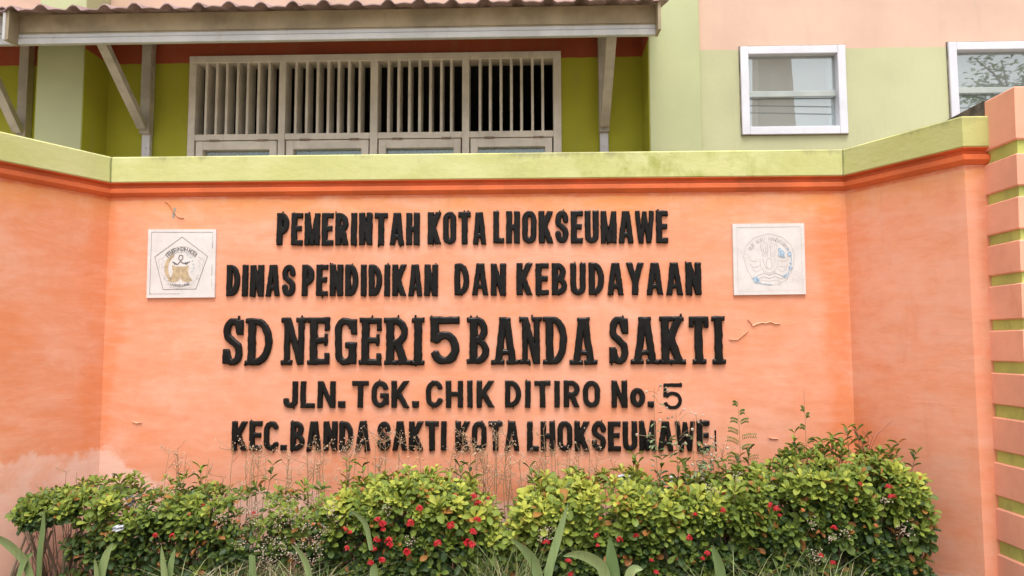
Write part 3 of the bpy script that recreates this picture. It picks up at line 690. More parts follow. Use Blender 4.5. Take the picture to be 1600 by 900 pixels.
mb = MB(); cr = [(.505+.315*math.cos(rad(a)), .43+.315*math.sin(rad(a))) for a in range(142, 37, -5)]
cr2 = [(.505+.235*math.cos(rad(a)), .43+.235*math.sin(rad(a))) for a in range(142, 37, -5)]
line(mb, uv, cr+cr2[::-1], .0045, closed=True)
for s in (-1, 1):
    line(mb, uv, [(.5+s*.25, .60), (.5+s*.29, .56), (.5+s*.24, .53), (.5+s*.29, .49), (.5+s*.25, .46), (.5+s*.29, .43)], .005)
    line(mb, uv, [(.5+s*.30, .58), (.5+s*.34, .52), (.5+s*.31, .47), (.5+s*.33, .41)], .004)
    line(mb, uv, [(.5+s*.26, .33), (.5+s*.22, .29), (.5+s*.26, .27)], .005); line(mb, uv, [(.5+s*.25, .29), (.5+s*.17, .21), (.5+s*.20, .19)], .004)
rb = [(.33, .20), (.38, .165), (.5, .148), (.62, .165), (.67, .20), (.655, .215), (.6, .19), (.5, .175), (.4, .19), (.345, .215)]
rb = [(.32, .205), (.35, .15), (.5, .13), (.64, .15), (.67, .205), (.60, .185), (.5, .172), (.39, .185)]
line(mb, uv, rb, .004, closed=True); mb.build('ribbon_line', M['ink_pale'], eL)
mb = MB()
moon = [(.49+.235*math.cos(rad(a)), .43+.235*math.sin(rad(a))) for a in range(112, 226, 8)]+[(.515+.205*math.cos(rad(a)), .425+.215*math.sin(rad(a))) for a in range(222, 118, -8)]
k = len(moon)//2
for i in range(k-1): 
    q = [moon[i], moon[i+1], moon[len(moon)-2-i], moon[len(moon)-1-i]]; v = [uv(*p) for p in q]; mb.add([(p[0], -.0149, p[2]) for p in v], [(0, 1, 2, 3)])
fillp(mb, uv, [(.365, .475), (.43, .455), (.4995, .455), (.4995, .285), (.46, .24), (.39, .222), (.305, .25), (.36, .30), (.382, .38)])
fillp(mb, uv, [(.615, .475), (.56, .455), (.5, .455), (.5, .285), (.53, .24), (.60, .222), (.675, .25), (.63, .30), (.60, .38)])
mb.build('gold_crest', M['gold'], eL)
mb = MB()
line(mb, uv, [(.46, .575), (.475, .615), (.495, .62), (.52, .61), (.525, .575), (.505, .545), (.48, .545)], .014, closed=True)
line(mb, uv, [(.37, .52), (.40, .51), (.42, .49), (.45, .485), (.49, .53), (.53, .50), (.57, .50), (.60, .515), (.63, .52)], .016)
line(mb, uv, [(.40, .52), (.40, .48), (.43, .505)], .012); line(mb, uv, [(.56, .52), (.57, .48), (.60, .50)], .012); mb.build('dark_emblem', M['ink'], eL)
for i, (u_, v_) in enumerate([(.50, .66), (.59, .625), (.635, .585), (.665, .535), (.68, .485), (.685, .435), (.665, .385)]):
    st = [(u_+(.02 if q % 2 == 0 else .009)*math.cos(rad(90+36*q)), v_+(.02 if q % 2 == 0 else .009)*math.sin(rad(90+36*q))) for q in range(10)]; mb = MB(); fillp(mb, uv, st); mb.build('star', M['tealink'], eL)

eR, uv = plaque([(1143.5, 350), (1255.5, 349), (1258.5, 460), (1146, 461.5)], 'white marble plaque with faded grey line emblem and blue flecks')
mb = MB(); line(mb, uv, [(.06, .93), (.06, .07)], .004); line(mb, uv, [(.05, .945), (.94, .95)], .006); line(mb, uv, [(.95, .94), (.955, .06)], .003); line(mb, uv, [(.05, .05), (.94, .06)], .0025)
mb.build('border_line', M['ink_worn'], eR)
def tw(px, py): return ((px-62)/790, 1-(py-65)/770)              # 900 px crop of the tile to tile units
mb = MB(); circ = [tw(455+275*math.cos(rad(a)), 455-275*math.sin(rad(a))) for a in range(0, 360, 8)]
pent = [tw(*p) for p in [(455, 175), (600, 215), (700, 300), (735, 410), (715, 550), (650, 670), (560, 720), (455, 735), (350, 715), (270, 660), (210, 560), (175, 420), (205, 310), (300, 220)]]
line(mb, uv, pent, .006, closed=True)
for s in (-1, 1):
    c = 455
    line(mb, uv, [tw(c+s*15, 270), tw(c+s*95, 300), tw(c+s*60, 420), tw(c+s*20, 425), tw(c+s*15, 290)], .006)
    line(mb, uv, [tw(c+s*40, 300), tw(c+s*32, 410)], .005); line(mb, uv, [tw(c+s*68, 305), tw(c+s*50, 400)], .005)
    line(mb, uv, [tw(c+s*100, 450), tw(c+s*95, 520), tw(c+s*60, 580), tw(c, 605)], .006); line(mb, uv, [tw(c+s*70, 440), tw(c+s*50, 520), tw(c+s*20, 570)], .005)
    line(mb, uv, [tw(c+s*215, 420), tw(c+s*200, 470), tw(c+s*120, 475)], .005); line(mb, uv, [tw(c+s*210, 500), tw(c+s*180, 540), tw(c+s*110, 530)], .005)
    line(mb, uv, [tw(c+s*190, 560), tw(c+s*150, 590), tw(c+s*90, 560)], .005)
    line(mb, uv, [tw(c, 625), tw(c+s*60, 600), tw(c+s*150, 640), tw(c+s*140, 670), tw(c+s*60, 640), tw(c, 660)], .009)
    line(mb, uv, [tw(c, 690), tw(c+s*80, 675), tw(c+s*120, 700)], .005)
fl = [tw(c+30*math.cos(rad(a)), 500-60*math.sin(rad(a))) for a in range(0, 360, 20)]; line(mb, uv, fl, .006, closed=True)
mb.build('emblem_line', M['ink_worn'], eR)
mb = MB(); arc_text(mb, uv, 'TUT WURI HANDAYANI', .5, .48, .305, 152, 30, .055, t=.15); mb.build('inscription', M['ink_worn'], eR)
for (px, py, rr) in [(590, 390, 42), (575, 350, 25), (615, 420, 22), (685, 395, 28), (668, 350, 16), (690, 545, 26), (685, 500, 12), (620, 640, 24), (640, 620, 16), (310, 675, 34), (290, 660, 22), (335, 690, 18)]:
    st = [tw(px+rr*random.uniform(.5, 1.1)*math.cos(rad(a)), py+rr*random.uniform(.5, 1.2)*math.sin(rad(a))) for a in range(0, 360, 30)]; mb = MB(); fillp(mb, uv, st, -.0157-.00004*rr); mb.build('blue_fleck', M['blueink'], eR)
mb = MB(); line(mb, uv, [tw(695, 400), tw(700, 470), tw(690, 540), tw(650, 640)], .012, y=-.0155); mb.build('blue_fleck', M['blueink'], eR); mb = MB(); line(mb, uv, [tw(320, 690), tw(380, 718), tw(480, 725)], .010, y=-.0155)
mb.build('blue_fleck', M['blueink'], eR)

# ------------------------------------------------------------------ banded gate pillar
PA = np.array([X0(1545.5, 185, RC[1]-0.048), RC[1]-0.048])                          # where its left face meets the wall's return
zt_p = 1.5+(ZT-1.5)*380/355.0
pf = atZ(1584.5, 134.5, zt_p)[:2]
d = (pf-PA); d /= np.linalg.norm(d); nrm = np.array([-d[1], d[0]])
if nrm[0] < 0: nrm = -nrm
print('pillar', PA, pf, zt_p, d)
pb = PA-d*0.62
def foot(inset, front=True):
    a = pf-d*inset+nrm*inset; q = pb+nrm*inset; wdt = 0.52
    return [tuple(a), tuple(pf-d*inset+nrm*(wdt-inset)), tuple(pb+nrm*(wdt-inset)), tuple(q)]
pil = empty('gate_pillar', (pf[0]+.2, pf[1]+.3, 0)); tag(pil, 'square gate pillar with salmon bands and recessed lime green grooves', 'pillar')
mb = MB(); mb.prism(foot(.016), -.05, zt_p-.02); mb.build('core', M['groove'], pil)
edges = [240, 261, 309, 325, 373, 389, 436, 452, 504, 520, 567, 584, 632, 651, 701, 719, 769, 787, 835, 855, 905, 925]
jz = lambda py: 1.5+(540.5-py)/355.0*(ZT-1.5)*1.0
def band(z0, z1):
    mb = MB(); A_ = foot(0); B_ = foot(.006); n = 4
    # painted part stops at the wall; a bevelled band
    v = [(x, y, z0) for x, y in B_]+[(x, y, z0+.006) for x, y in A_]+[(x, y, z1-.006) for x, y in A_]+[(x, y, z1) for x, y in B_]
    f = [(3, 2, 1, 0), (12, 13, 14, 15)]
    for k_ in range(3):
        for i in range(4): f.append((k_*4+i, k_*4+(i+1) % 4, k_*4+4+(i+1) % 4, k_*4+4+i))
    mb.add(v, f); return mb.build('band', M['band'], pil)
band(jz(edges[0]), zt_p)
for i in range(1, len(edges)-1, 2): band(jz(edges[i+1]), jz(edges[i]))
band(-.05, jz(edges[-1]))
for o in pil.children:                         # the pillar leans a touch, its foot nearer the wall's return
    for v_ in o.data.vertices: v_.co.x -= (zt_p-v_.co.z)*.020

# bare mossy back half of the pillar head, behind the wall's cap
q0, q1 = PA-d*0.03-nrm*.004, pb-nrm*.004
mb = MB(); mb.prism([tuple(q0), tuple(q0+nrm*.53), tuple(q1+nrm*.53-d*.006), tuple(q1-d*.006)], ZT-.02, zt_p+.004); mb.build('bare_back', M['mossy'], pil)

# ------------------------------------------------------------------ school building
YR, YP, YW = 1.70, 1.35, 1.41                 # recessed bay, pilaster face, right-hand wall
bld = empty('school_building', (0, 3.5, 0)); tag(bld, 'lime and pink painted school building with awnings behind the sign wall', 'building')
def X(px, py, Y): return float(atY(px, py, Y)[0])
def Z(px, py, Y): return float(atY(px, py, Y)[2])
ztop, yb = 7.2, 8.0
xl0, xl1 = X(56, 150, YP), X(129, 150, YP)    # left pilaster
xr0, xr1 = X(1015, 150, YP), X(1095, 150, YP)
wx0, wx1 = X(294.5, 150, YR), X(877, 150, YR); wz1 = Z(600, 84, YR); wz0 = wz1-1.72
mb = MB()
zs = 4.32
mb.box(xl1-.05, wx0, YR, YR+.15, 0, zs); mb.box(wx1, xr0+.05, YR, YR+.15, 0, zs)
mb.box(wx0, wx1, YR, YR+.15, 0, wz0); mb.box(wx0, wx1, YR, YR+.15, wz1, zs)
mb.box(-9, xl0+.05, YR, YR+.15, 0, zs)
for q in (xl1+.002, xr0-.006): mb.box(q, q+.004, YP+.004, YR-.002, 0, zs)  # thin slabs put the dark bay colour on the pilasters' shaded sides
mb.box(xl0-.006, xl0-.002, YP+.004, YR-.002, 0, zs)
mb.build('bay_wall', M['recess_shade'], bld)
mb = MB(); mb.box(-9, xr0+.05, YR+.002, YR+.15, zs+.002, ztop); mb.build('upper_wall', M['bld'], bld)
for (a, c) in ((xl0, xl1), (xr0, xr1)):
    mb = MB(); mb.box(a, c, YP, YR-.003, 0, ztop, .004); mb.build('pilaster', M['pil'], bld)
# lintel band stubs below the awning ends
# right wall with two windows
def win_rect(pts): P = [atY(px, py, YW) for px, py in pts]; return (P[0][0]+P[3][0])/2, (P[1][0]+P[2][0])/2, (P[2][2]+P[3][2])/2, (P[0][2]+P[1][2])/2
w1 = win_rect([(1155.5, 75), (1319.5, 71.5), (1323, 208.5), (1158.5, 213)])
pitch_w = X(1482, 130, YW)-X(1156.5, 130, YW)
w2 = (w1[0]+pitch_w, w1[1]+pitch_w, w1[2]+.01, w1[3]+.01)
xe = 7.0
mb = MB()
for a, c in ((xr1, w1[0]), (w1[1], w2[0]), (w2[1], xe)): mb.box(a, c, YW, YW+.15, 0, ztop)
for q in (w1, w2): mb.box(q[0], q[1], YW, YW+.15, 0, q[2]); mb.box(q[0], q[1], YW, YW+.15, q[3], ztop)
mb.build('side_wall', M['bld'], bld)
mb = MB(); mb.box(-9, xe, yb, yb+.15, 0, ztop); mb.box(-9.15, -9, YR, yb+.15, 0, ztop); mb.box(xe, xe+.15, YW, yb+.15, 0, ztop)
mb.box(xr0, xr0+.15, YR+.16, yb-.01, 0, ztop); mb.box(-9, xe, YR+.2, yb-.01, 1.9, 1.98); mb.build('room_shell', M['room'], bld)
mb = MB(); mb.box(-9.4, xe+.4, .9, yb+.4, ztop+.004, ztop+.2); mb.build('roof', M['concrete'], bld)
# ceiling of the room
mb = MB(); mb.box(-9, xe, YR+.16, yb-.02, 4.6, 4.7); mb.build('room_ceiling', M['room'], bld)

def window(q, label=None):
    x0, x1, z0, z1 = q; t = .065
    mb = MB(); y0, y1 = YW-.028, YW+.10
    mb.box(x0, x0+t, y0, y1, z0, z1, .004); mb.box(x1-t, x1, y0, y1, z0, z1, .004)
    mb.box(x0+t, x1-t, y0+.002, y1, z1-t, z1, .004); mb.box(x0+t, x1-t, y0+.002, y1, z0, z0+t, .004)
    fr = mb.build('window', M['frame_white'], bld)
    mb = MB(); ya, yb_ = YW-.008, YW-.001
    mb.box(x0-.007, x0+.02, ya, yb_, z0-.004, z1+.009); mb.box(x1-.02, x1+.006, ya, yb_, z0-.004, z1+.009); mb.box(x0+.02, x1-.02, ya, yb_, z1-.02, z1+.009); mb.box(x0+.02, x1-.02, ya, yb_, z0-.004, z0+.02); mb.build('sealant', M['sealant'], fr)
    zm = z0+(z1-z0)*.475
    mb = MB(); mb.box(x0+t, x1-t, YW+.035, YW+.040, zm-.03, z1-t); mb.build('pane', M['glass'], fr)
    mb = MB(); mb.box(x0+t, x1-t, YW+.055, YW+.060, z0+t, zm+.02); mb.build('pane', M['glass'], fr)
    mb = MB(); mb.box(x0+t, x1-t, YW+.026, YW+.046, zm-.022, zm+.026, .003); mb.build('sash_rail', M['rail'], fr)
    mb = MB(); mb.box(x1-t-.05, x1-t, YW+.064, YW+.10, z0+t, z1-t, .003); mb.build('jamb', M['frame_white'], fr)
    # pale board closing the upper half inside
    return fr
window(w1); window(w2)
mb = MB(); mb.box(xr1+.1, xe-.1, YW+.42, YW+.46, 2.0, 4.58); mb.build('haze_panel', M['haze_pale'], bld)  # pale panel added close behind the panes to brighten them with haze

# ventilation window with four bays
yf = YR-.035
bx = [(294.5, 305.5), (435.5, 446), (578.5, 590), (722, 733), (864.5, 877)]
posts = [(X(a, 150, yf), X(c, 150, yf)) for a, c in bx]
zt1, zt0 = Z(600, 83.5, yf), Z(600, 94.5, yf); tz1, tz0 = Z(600, 206.5, yf), Z(600, 216, yf)
mb = MB()
for a, c in posts: mb.box(a, c, yf, YR+.13, wz0, zt0, .003)
mb.box(posts[0][0], posts[-1][1], yf-.004, YR+.13, zt0, zt1, .003)
for i in range(4): mb.box(posts[i][1], posts[i+1][0], yf+.003, YR+.12, tz0, tz1, .003)
vf = mb.build('ventilation_window', M['frame_cream'], bld)
for i in range(4):
    a, c = posts[i][1], posts[i+1][0]; n = 7; mb = MB()
    for k in range(n):
        xx = a+(c-a)*(k+1)/(n+1); j = random.uniform(-.003, .003)
        mb.box(xx-.011+j, xx+.011+j, yf+.004, yf+.16, tz1-.012, zt0+.002, .002)
    mb.build('louvre_slats', M['frame_cream'], vf)
    mb = MB(); m_ = .012; s = .062; za = tz0-.008
    mb.box(a+m_, a+m_+s, yf+.006, YR+.06, wz0+.02, za, .003); mb.box(c-m_-s, c-m_, yf+.006, YR+.06, wz0+.02, za, .003)
    mb.box(a+m_+s, c-m_-s, yf+.008, YR+.06, za-.075, za, .003); mb.box(a+m_+s, c-m_-s, yf+.008, YR+.06, wz0+.02, wz0+.1, .003)
    cs = mb.build('casement', M['frame_cream'], vf)
    for hx in (.18, .76):
        mb = MB(); q = a+(c-a)*hx; mb.box(q, q+.085, yf-.006, yf+.004, tz0-.013, tz0+.004, .002); mb.build('hinge', M['hinge'], vf)
    mb = MB(); mb.box(a+m_+s, c-m_-s, YR+.02, YR+.025, wz0+.1, za-.075); mb.build('pane', M['glass_in'], vf)
    cols = [('olive', .0, .5), ('teal', .5, 1.0)] if i == 0 else [('teal', 0, 1)]
    for (mn, u0, u1) in cols:
        ca, cb = a-.01+(c-a)*u0, a+.01+(c-a)*u1; mb = MB(); nn = 40; v = []; f = []
        for k in range(nn+1):
            xx = ca+(cb-ca)*k/nn; yy = YR+.20+.018*math.sin(k*1.9)+.008*math.sin(k*.7)
            v += [(xx, yy, wz0), (xx, yy, tz0+.02), (xx, yy+.004, tz0+.02), (xx, yy+.004, wz0)]
        for k in range(nn):
            for j in range(4): f.append((k*4+j, k*4+(j+1) % 4, k*4+4+(j+1) % 4, k*4+4+j))
        f += [(0, 1, 2, 3), (nn*4+3, nn*4+2, nn*4+1, nn*4)]
        mb.add(v, f); o = mb.build('curtain', M[mn])
        lab = {(0, 'olive'): 'olive yellow curtain behind the leftmost casement pane', (0, 'teal'): 'teal curtain beside the olive curtain in the leftmost casement', (1, 'teal'): 'teal curtain in the second casement, left of the middle post',
               (2, 'teal'): 'teal curtain in the third casement, right of the middle post', (3, 'teal'): 'teal curtain behind the rightmost casement pane'}[(i, mn)]
        tag(o, lab, 'curtain', 'curtains inside the ventilated window')

# awnings
def awning(px0, px1, ytop0, ybot0, YF, struts, label, zdrop=0, whiter=False, pitch_tile=.235):
    x0, x1 = X(px0, 60, YF), X(px1, 30, YF)
    zb, zt = Z(500, ybot0, YF), Z(500, ytop0, YF)
    y_in = YR-.004
    slope = .30
    # roof sheet with tile ribs
    nx = int((x1-x0+.3)/.022); prof = []
    for i in range(nx+1):
        xx = x0-.06+(x1-x0+.12)*i/nx; ph = ((xx-x0)/pitch_tile) % 1.0
        hgt = .012+.040*max(0, math.sin(math.pi*min(1, ph/.42)))**.8 if ph < .42 else .012+.008*math.sin(math.pi*(ph-.42)/.58)**2
        prof.append((xx, hgt))
    yn = YF-.15; rows = 6; v = []; f = []
    for top in (1, 0):
        for r_ in range(rows+1):
            u = r_/rows; yy = yn+(y_in-yn)*u; zz = zt+slope*(yy-YF)
            for (xx, hh) in prof: v.append((xx, yy+.012*math.sin(xx*9)*(r_ == 0), zz+hh+(.008 if top else 0)))
    n = len(prof)
    for s in (0, 1):
        o = s*(rows+1)*n
        for r_ in range(rows):
            for i in range(n-1):
                q = (o+r_*n+i, o+r_*n+i+1, o+(r_+1)*n+i+1, o+(r_+1)*n+i); f.append(q if s == 0 else q[::-1])
    o = (rows+1)*n
    for i in range(n-1): f.append((i+1, i, o+i, o+i+1))
    for i in (0, n-1):
        for r_ in range(rows): f.append((r_*n+i, (r_+1)*n+i, o+(r_+1)*n+i, o+r_*n+i))
    mb = MB(); mb.add(v, f); aw = mb.build('awning', M['tile'], bld)
    fa = M['fascia_white'] if whiter else M['fascia_old']
    mb = MB(); hz = zt-zb
    mb.box(x0+.02, x1-.02, YF, YF+.022, zb+hz*.42, zt+.006, .002); mb.box(x0+.02, x1-.02, YF-.006, YF+.022, zb+hz*.36, zb+hz*.40, .003); mb.build('fascia_board', fa, aw)
    mb = MB(); mb.box(x0+.02, x1-.02, YF-.010, YF+.022, zb+hz*.22, zb+hz*.35, .003); mb.box(x0+.02, x1-.02, YF-.018, YF+.022, zb, zb+hz*.205, .004); mb.build('fascia_board', M['fascia_white'], aw)
    for xx in (x0, x1-.024+.004):
        mb = MB(); v = [(xx+dx, yy, zz) for dx in (0, .022) for (yy, zz) in ((YF-.12, zb-.004), (YF+.03, zb+.004), (YF+.03, zt+.012), (YF-.12, zt-.005))]
        mb.add(v, [(0, 1, 2, 3), (7, 6, 5, 4), (0, 4, 5, 1), (1, 5, 6, 2), (2, 6, 7, 3), (3, 7, 4, 0)]); mb.build('barge_board', fa, aw)
    # purlins and rafters carrying the sheet
    mb = MB()
    for u in (.25, .62, .97): 
        yy = YF+.04+(y_in-YF-.08)*u; mb.box(x0+.03, x1-.03, yy-.025, yy+.025, zt+slope*(yy-YF)-.062, zt+slope*(yy-YF)-.002)
    mb.build('purlin', M['strut'], aw)
    for (pp, yj, ya, pw) in struts:                              # post centre px, joint y px, outer end
        xc = X(pp, 150, y_in-.04); zj = Z(pp, yj, y_in-.04)
        mb = MB(); mb.box(xc-.042, xc+.042, y_in-.085, y_in-.003, zj-.02, zt+.22, .003); br = mb.build('bracket', M['strut'], aw)
        mb = MB(); mb.bar((xc, YF+.03, zt-.10), (xc, y_in-.09, zt-.10+slope*(y_in-YF-.12)), .075, .06); mb.build('bracket', M['strut'], aw)
        mb = MB(); mb.bar((xc, y_in-.11, zj+.03), (xc, ya-.04, zb+.10), .075, .055); mb.build('bracket', M['strut'], aw)
        mb = MB(); mb.box(xc-.036, xc+.036, y_in-.05, y_in-.004, zj-1.3, zj+.02, .003); 
        for zz in (zj-.14,): mb.tube([(xc, y_in-.05, zz), (xc, y_in-.058, zz)], .011, n=8)
        mb.build('steel_foot', M['steel'], aw)
    return aw
awning(26, 1028, 17, 63.5, .80, [(231, 207, .98, 16), (943, 204, .98, 16)], '')
awning(-620, 26, 17, 63.5, .95, [(40, 214, 1.1, 14), (-520, 214, 1.1, 14)], '', whiter=True)

# ------------------------------------------------------------------ planting bed
mb = MB(); nx, ny = 46, 14; v = []; f = []
for j in range(ny+1):
    for i in range(nx+1):
        u, t_ = i/nx, j/ny
        yy = .05-1.15*t_; xa = XL+dl[0]/dl[1]*min(0, yy)-.05 if yy < 0 else XL-.05; xb = XR+drv[0]/drv[1]*min(0, yy)+.05
        xx = xa+(xb-xa)*u; zz = .16-.15*max(0, t_-.55)/.45+.03*math.sin(xx*5+yy*7)+.018*math.sin(xx*17+1)*math.sin(yy*13)+random.uniform(-.012, .012)
        v.append((xx, yy, max(.006, zz)))
for j in range(ny):
    for i in range(nx): a = j*(nx+1)+i; f.append((a, a+nx+1, a+nx+2, a+1))
mb.add(v, f); tag(mb.build('planting_bed', M['soil'], smooth=True), kind='structure')

# ------------------------------------------------------------------ plants
LS = np.array([0, .30, .62, .86, .98]); LW = np.array([.07, .26, .48, .46, .20])
def leaf_template(curl=.30, fold=.10, rows=LS, wid=LW):
    v = []; f = []
    for s, q in zip(rows, wid):
        z = .10*s-curl*s*s
        v += [(-q, s, z+fold*q*2), (0, s, z), (q, s, z+fold*q*2)]
    for i in range(len(rows)-1):
        for j in range(2): f.append((i*3+j, i*3+j+1, i*3+4+j, i*3+3+j))
    return np.array(v), f
LT = [leaf_template(c, fo) for c, fo in ((.22, .12), (.35, .16), (.10, .18))]
def add_leaf(mb, p, dirv, up, L, W, age, tpl=None):
    tv, tf = tpl or LT[random.randrange(3)]
    d = np.asarray(dirv, float); d /= np.linalg.norm(d); x = np.cross(d, up); n = np.linalg.norm(x)
    x = np.array([1., 0, 0]) if n < 1e-6 else x/n; z = np.cross(x, d)
    V = np.asarray(p)+np.outer(tv[:, 0]*W, x)+np.outer(tv[:, 1]*L, d)+np.outer(tv[:, 2]*L, z)
    mb.add(V, tf, age)
def rosette(mb, p, axis, n, L, age, spread=1.0):
    a = np.asarray(axis, float); a /= np.linalg.norm(a)
    t = np.cross(a, [.3, .2, .93]); t /= np.linalg.norm(t); b_ = np.cross(a, t); ph = random.uniform(0, 6.28)
    for i in range(n):
        inner = i/n; th = ph+i*2.4+random.uniform(-.3, .3); el = (.15+.85*inner**1.3)*1.15/spread+random.uniform(-.15, .2)
        d = (t*math.cos(th)+b_*math.sin(th))*math.cos(el)+a*math.sin(el)
        l = L*(1.05-.45*inner)*random.uniform(.85, 1.15)
        q = np.asarray(p)-a*L*.5*(1-inner)*.8
        add_leaf(mb, q+d*.004, d, a+.01, l, l*random.uniform(.44, .56), min(1, max(0, age+.35*inner-.15)))

HP = [(-30, 815), (0, 806), (30, 788), (45, 770), (75, 764), (100, 756), (150, 755), (185, 748), (194, 765), (203, 790), (213, 764), (235, 752), (270, 750), (300, 762), (340, 764), (380, 760), (440, 766), (480, 765), (520, 762),
      (545, 752), (580, 747), (620, 738), (660, 741), (700, 744), (735, 757), (760, 770), (774, 800), (789, 830), (801, 800), (816, 768), (850, 748), (900, 744), (950, 741), (1000, 743), (1050, 750), (1100, 753), (1150, 744), (1200, 733),
      (1230, 717), (1260, 704), (1300, 712), (1340, 703), (1390, 708), (1425, 722), (1445, 742), (1458, 790), (1466, 850), (1470, 905)]
HPX = np.array([p[0] for p in HP]); HPY = np.array([p[1] for p in HP])
YH, DH = -.48, .27                             # hedge centre line and half depth
YE = YH-.17                                    # silhouette plane of the clipped front edge
TOPX = [X(p[0], p[1], YE) for p in HP]; TOPZ = [Z(p[0], p[1], YE)-.015 for p in HP]
def hedge_top(x): return float(np.interp(x, TOPX, TOPZ))
def in_wings(x, y, m=.05):
    xa = XL+dl[0]/dl[1]*y; xb = XR+drv[0]/drv[1]*y
    return xa+m < x < xb-m

FLOWERS = [(645, 776, 0), (574, 793, 0), (590, 813, 0), (598, 820, 0), (589, 845, 0), (608, 846, 0), (601, 828, 0), (597, 876, 0), (579, 880, 0), (583, 858, 0), (609, 852, 0), (541, 829, 0), (538, 825, 1), (548, 832, 0), (542, 857, 0), (705, 822, 0), (740, 777, 0), (747, 788, 0), (745, 802, 0), (746, 813, 0), (763, 779, 0),
           (740, 832, 0), (738, 853, 0), (732, 849, 0), (684, 850, 0), (636, 864, 0), (641, 819, 0), (711, 776, 0), (656, 795, 0), (853, 848, 0), (888, 878, 0), (892, 899, 0), (965, 787, 1), (938, 811, 1), (932, 838, 0), (934, 853, 0), (968, 844, 0), (994, 838, 0), (1018, 876, 0), (1025, 895, 0), (1066, 780, 0), (1053, 793, 0), (1086, 804, 0),
           (1077, 841, 0), (1098, 873, 0), (1105, 866, 0), (1124, 877, 0), (1131, 774, 0), (1130, 798, 0), (1213, 796, 0), (1218, 806, 0), (1303, 826, 0), (1283, 869, 0), (1301, 880, 0), (1388, 761, 0), (1397, 776, 0), (1392, 777, 0), (1344, 757, 0), (1444, 875, 0), (1278, 832, 1), (1337, 780, 1), (1368, 822, 1), (1203, 790, 0), (1254, 798, 1),
           (225, 776, 1), (240, 774, 1), (244, 780, 1), (268, 763, 1), (318, 789, 0), (296, 804, 1), (243, 837, 0), (270, 838, 0), (140, 778, 1), (42, 818, 1), (455, 767, 1), (372, 815, 1), (397, 802, 0), (490, 820, 1), (566, 765, 1), (577, 784, 0)]
def flower_mesh(mb, c, r, n=13):
    c = np.asarray(c)
    for i in range(n):
        th = random.uniform(0, 6.28); el = random.uniform(-.2, 1.4); d = np.array([math.cos(th)*math.cos(el), -abs(math.sin(th)*math.cos(el))*.9-.15, math.sin(el)*.8+.1]); d /= np.linalg.norm(d)
        p = c+d*r*random.uniform(.6, 1.0); t = np.cross(d, [.2, .9, .4]); t /= np.linalg.norm(t); b_ = np.cross(d, t); ph = random.uniform(0, 1.5); q = r*.50
        for k in range(4):
            a = ph+k*math.pi/2; e = t*math.cos(a)+b_*math.sin(a); s_ = np.cross(d, e)
            mb.add([p, p+e*q*.55+s_*q*.32+d*q*.15, p+e*q*1.0+d*q*.05, p+e*q*.55-s_*q*.32+d*q*.15], [(0, 1, 2, 3)])
        mb.tube([c-d*r*.1, p], .0012, n=3)

# one shrub per crown: pixel span, density, youth, bareness
SHRUBS = [(-40, 62, .75, .30, 'small sparse shrub with two leafy tufts against the left wing', 1), (50, 125, .55, .42, 'thin shrub with bare lower stems at the left corner of the wall', 1), (118, 200, .80, .42, 'bright leafy shrub just left of the white scrap in the hedge', 0),
          (206, 300, .95, .34, 'full shrub with rusty orange blooms under the pentagon plaque', 0), (292, 372, .70, .34, 'shrub choked with dry grass left of the word KEC', 0), (365, 450, .46, .40, 'sparse shrub with withered seed heads under the word KEC', 0),
          (442, 528, .46, .42, 'sparse shrub with dry florets under the BANDA of the bottom line', 0), (520, 632, 1.15, .50, 'dense shrub covered in red flower heads under the lower SAKTI', 0), (622, 780, 1.15, .55, 'bushy yellow green shrub beside the gap, red blooms along its right edge', 0),
          (798, 915, 1.15, .60, 'yellow green shrub right of the gap under the letters LHO', 0), (905, 1010, 1.2, .62, 'rounded yellow green shrub under the letters KSEU', 0), (1000, 1110, 1.35, .50, 'dense shrub with red blooms under the last letters MAWE', 0),
          (1100, 1205, 1.5, .42, 'dark green dense shrub below the feathery weed', 0), (1195, 1310, 1.45, .42, 'tall shrub with paired red blooms under the right plaque', 0), (1300, 1400, 1.45, .45, 'tall shrub with dark gaps below, left of the end shrub', 0), (1378, 1442, 1.3, .52, 'end shrub of the hedge against the right wing', 0)]
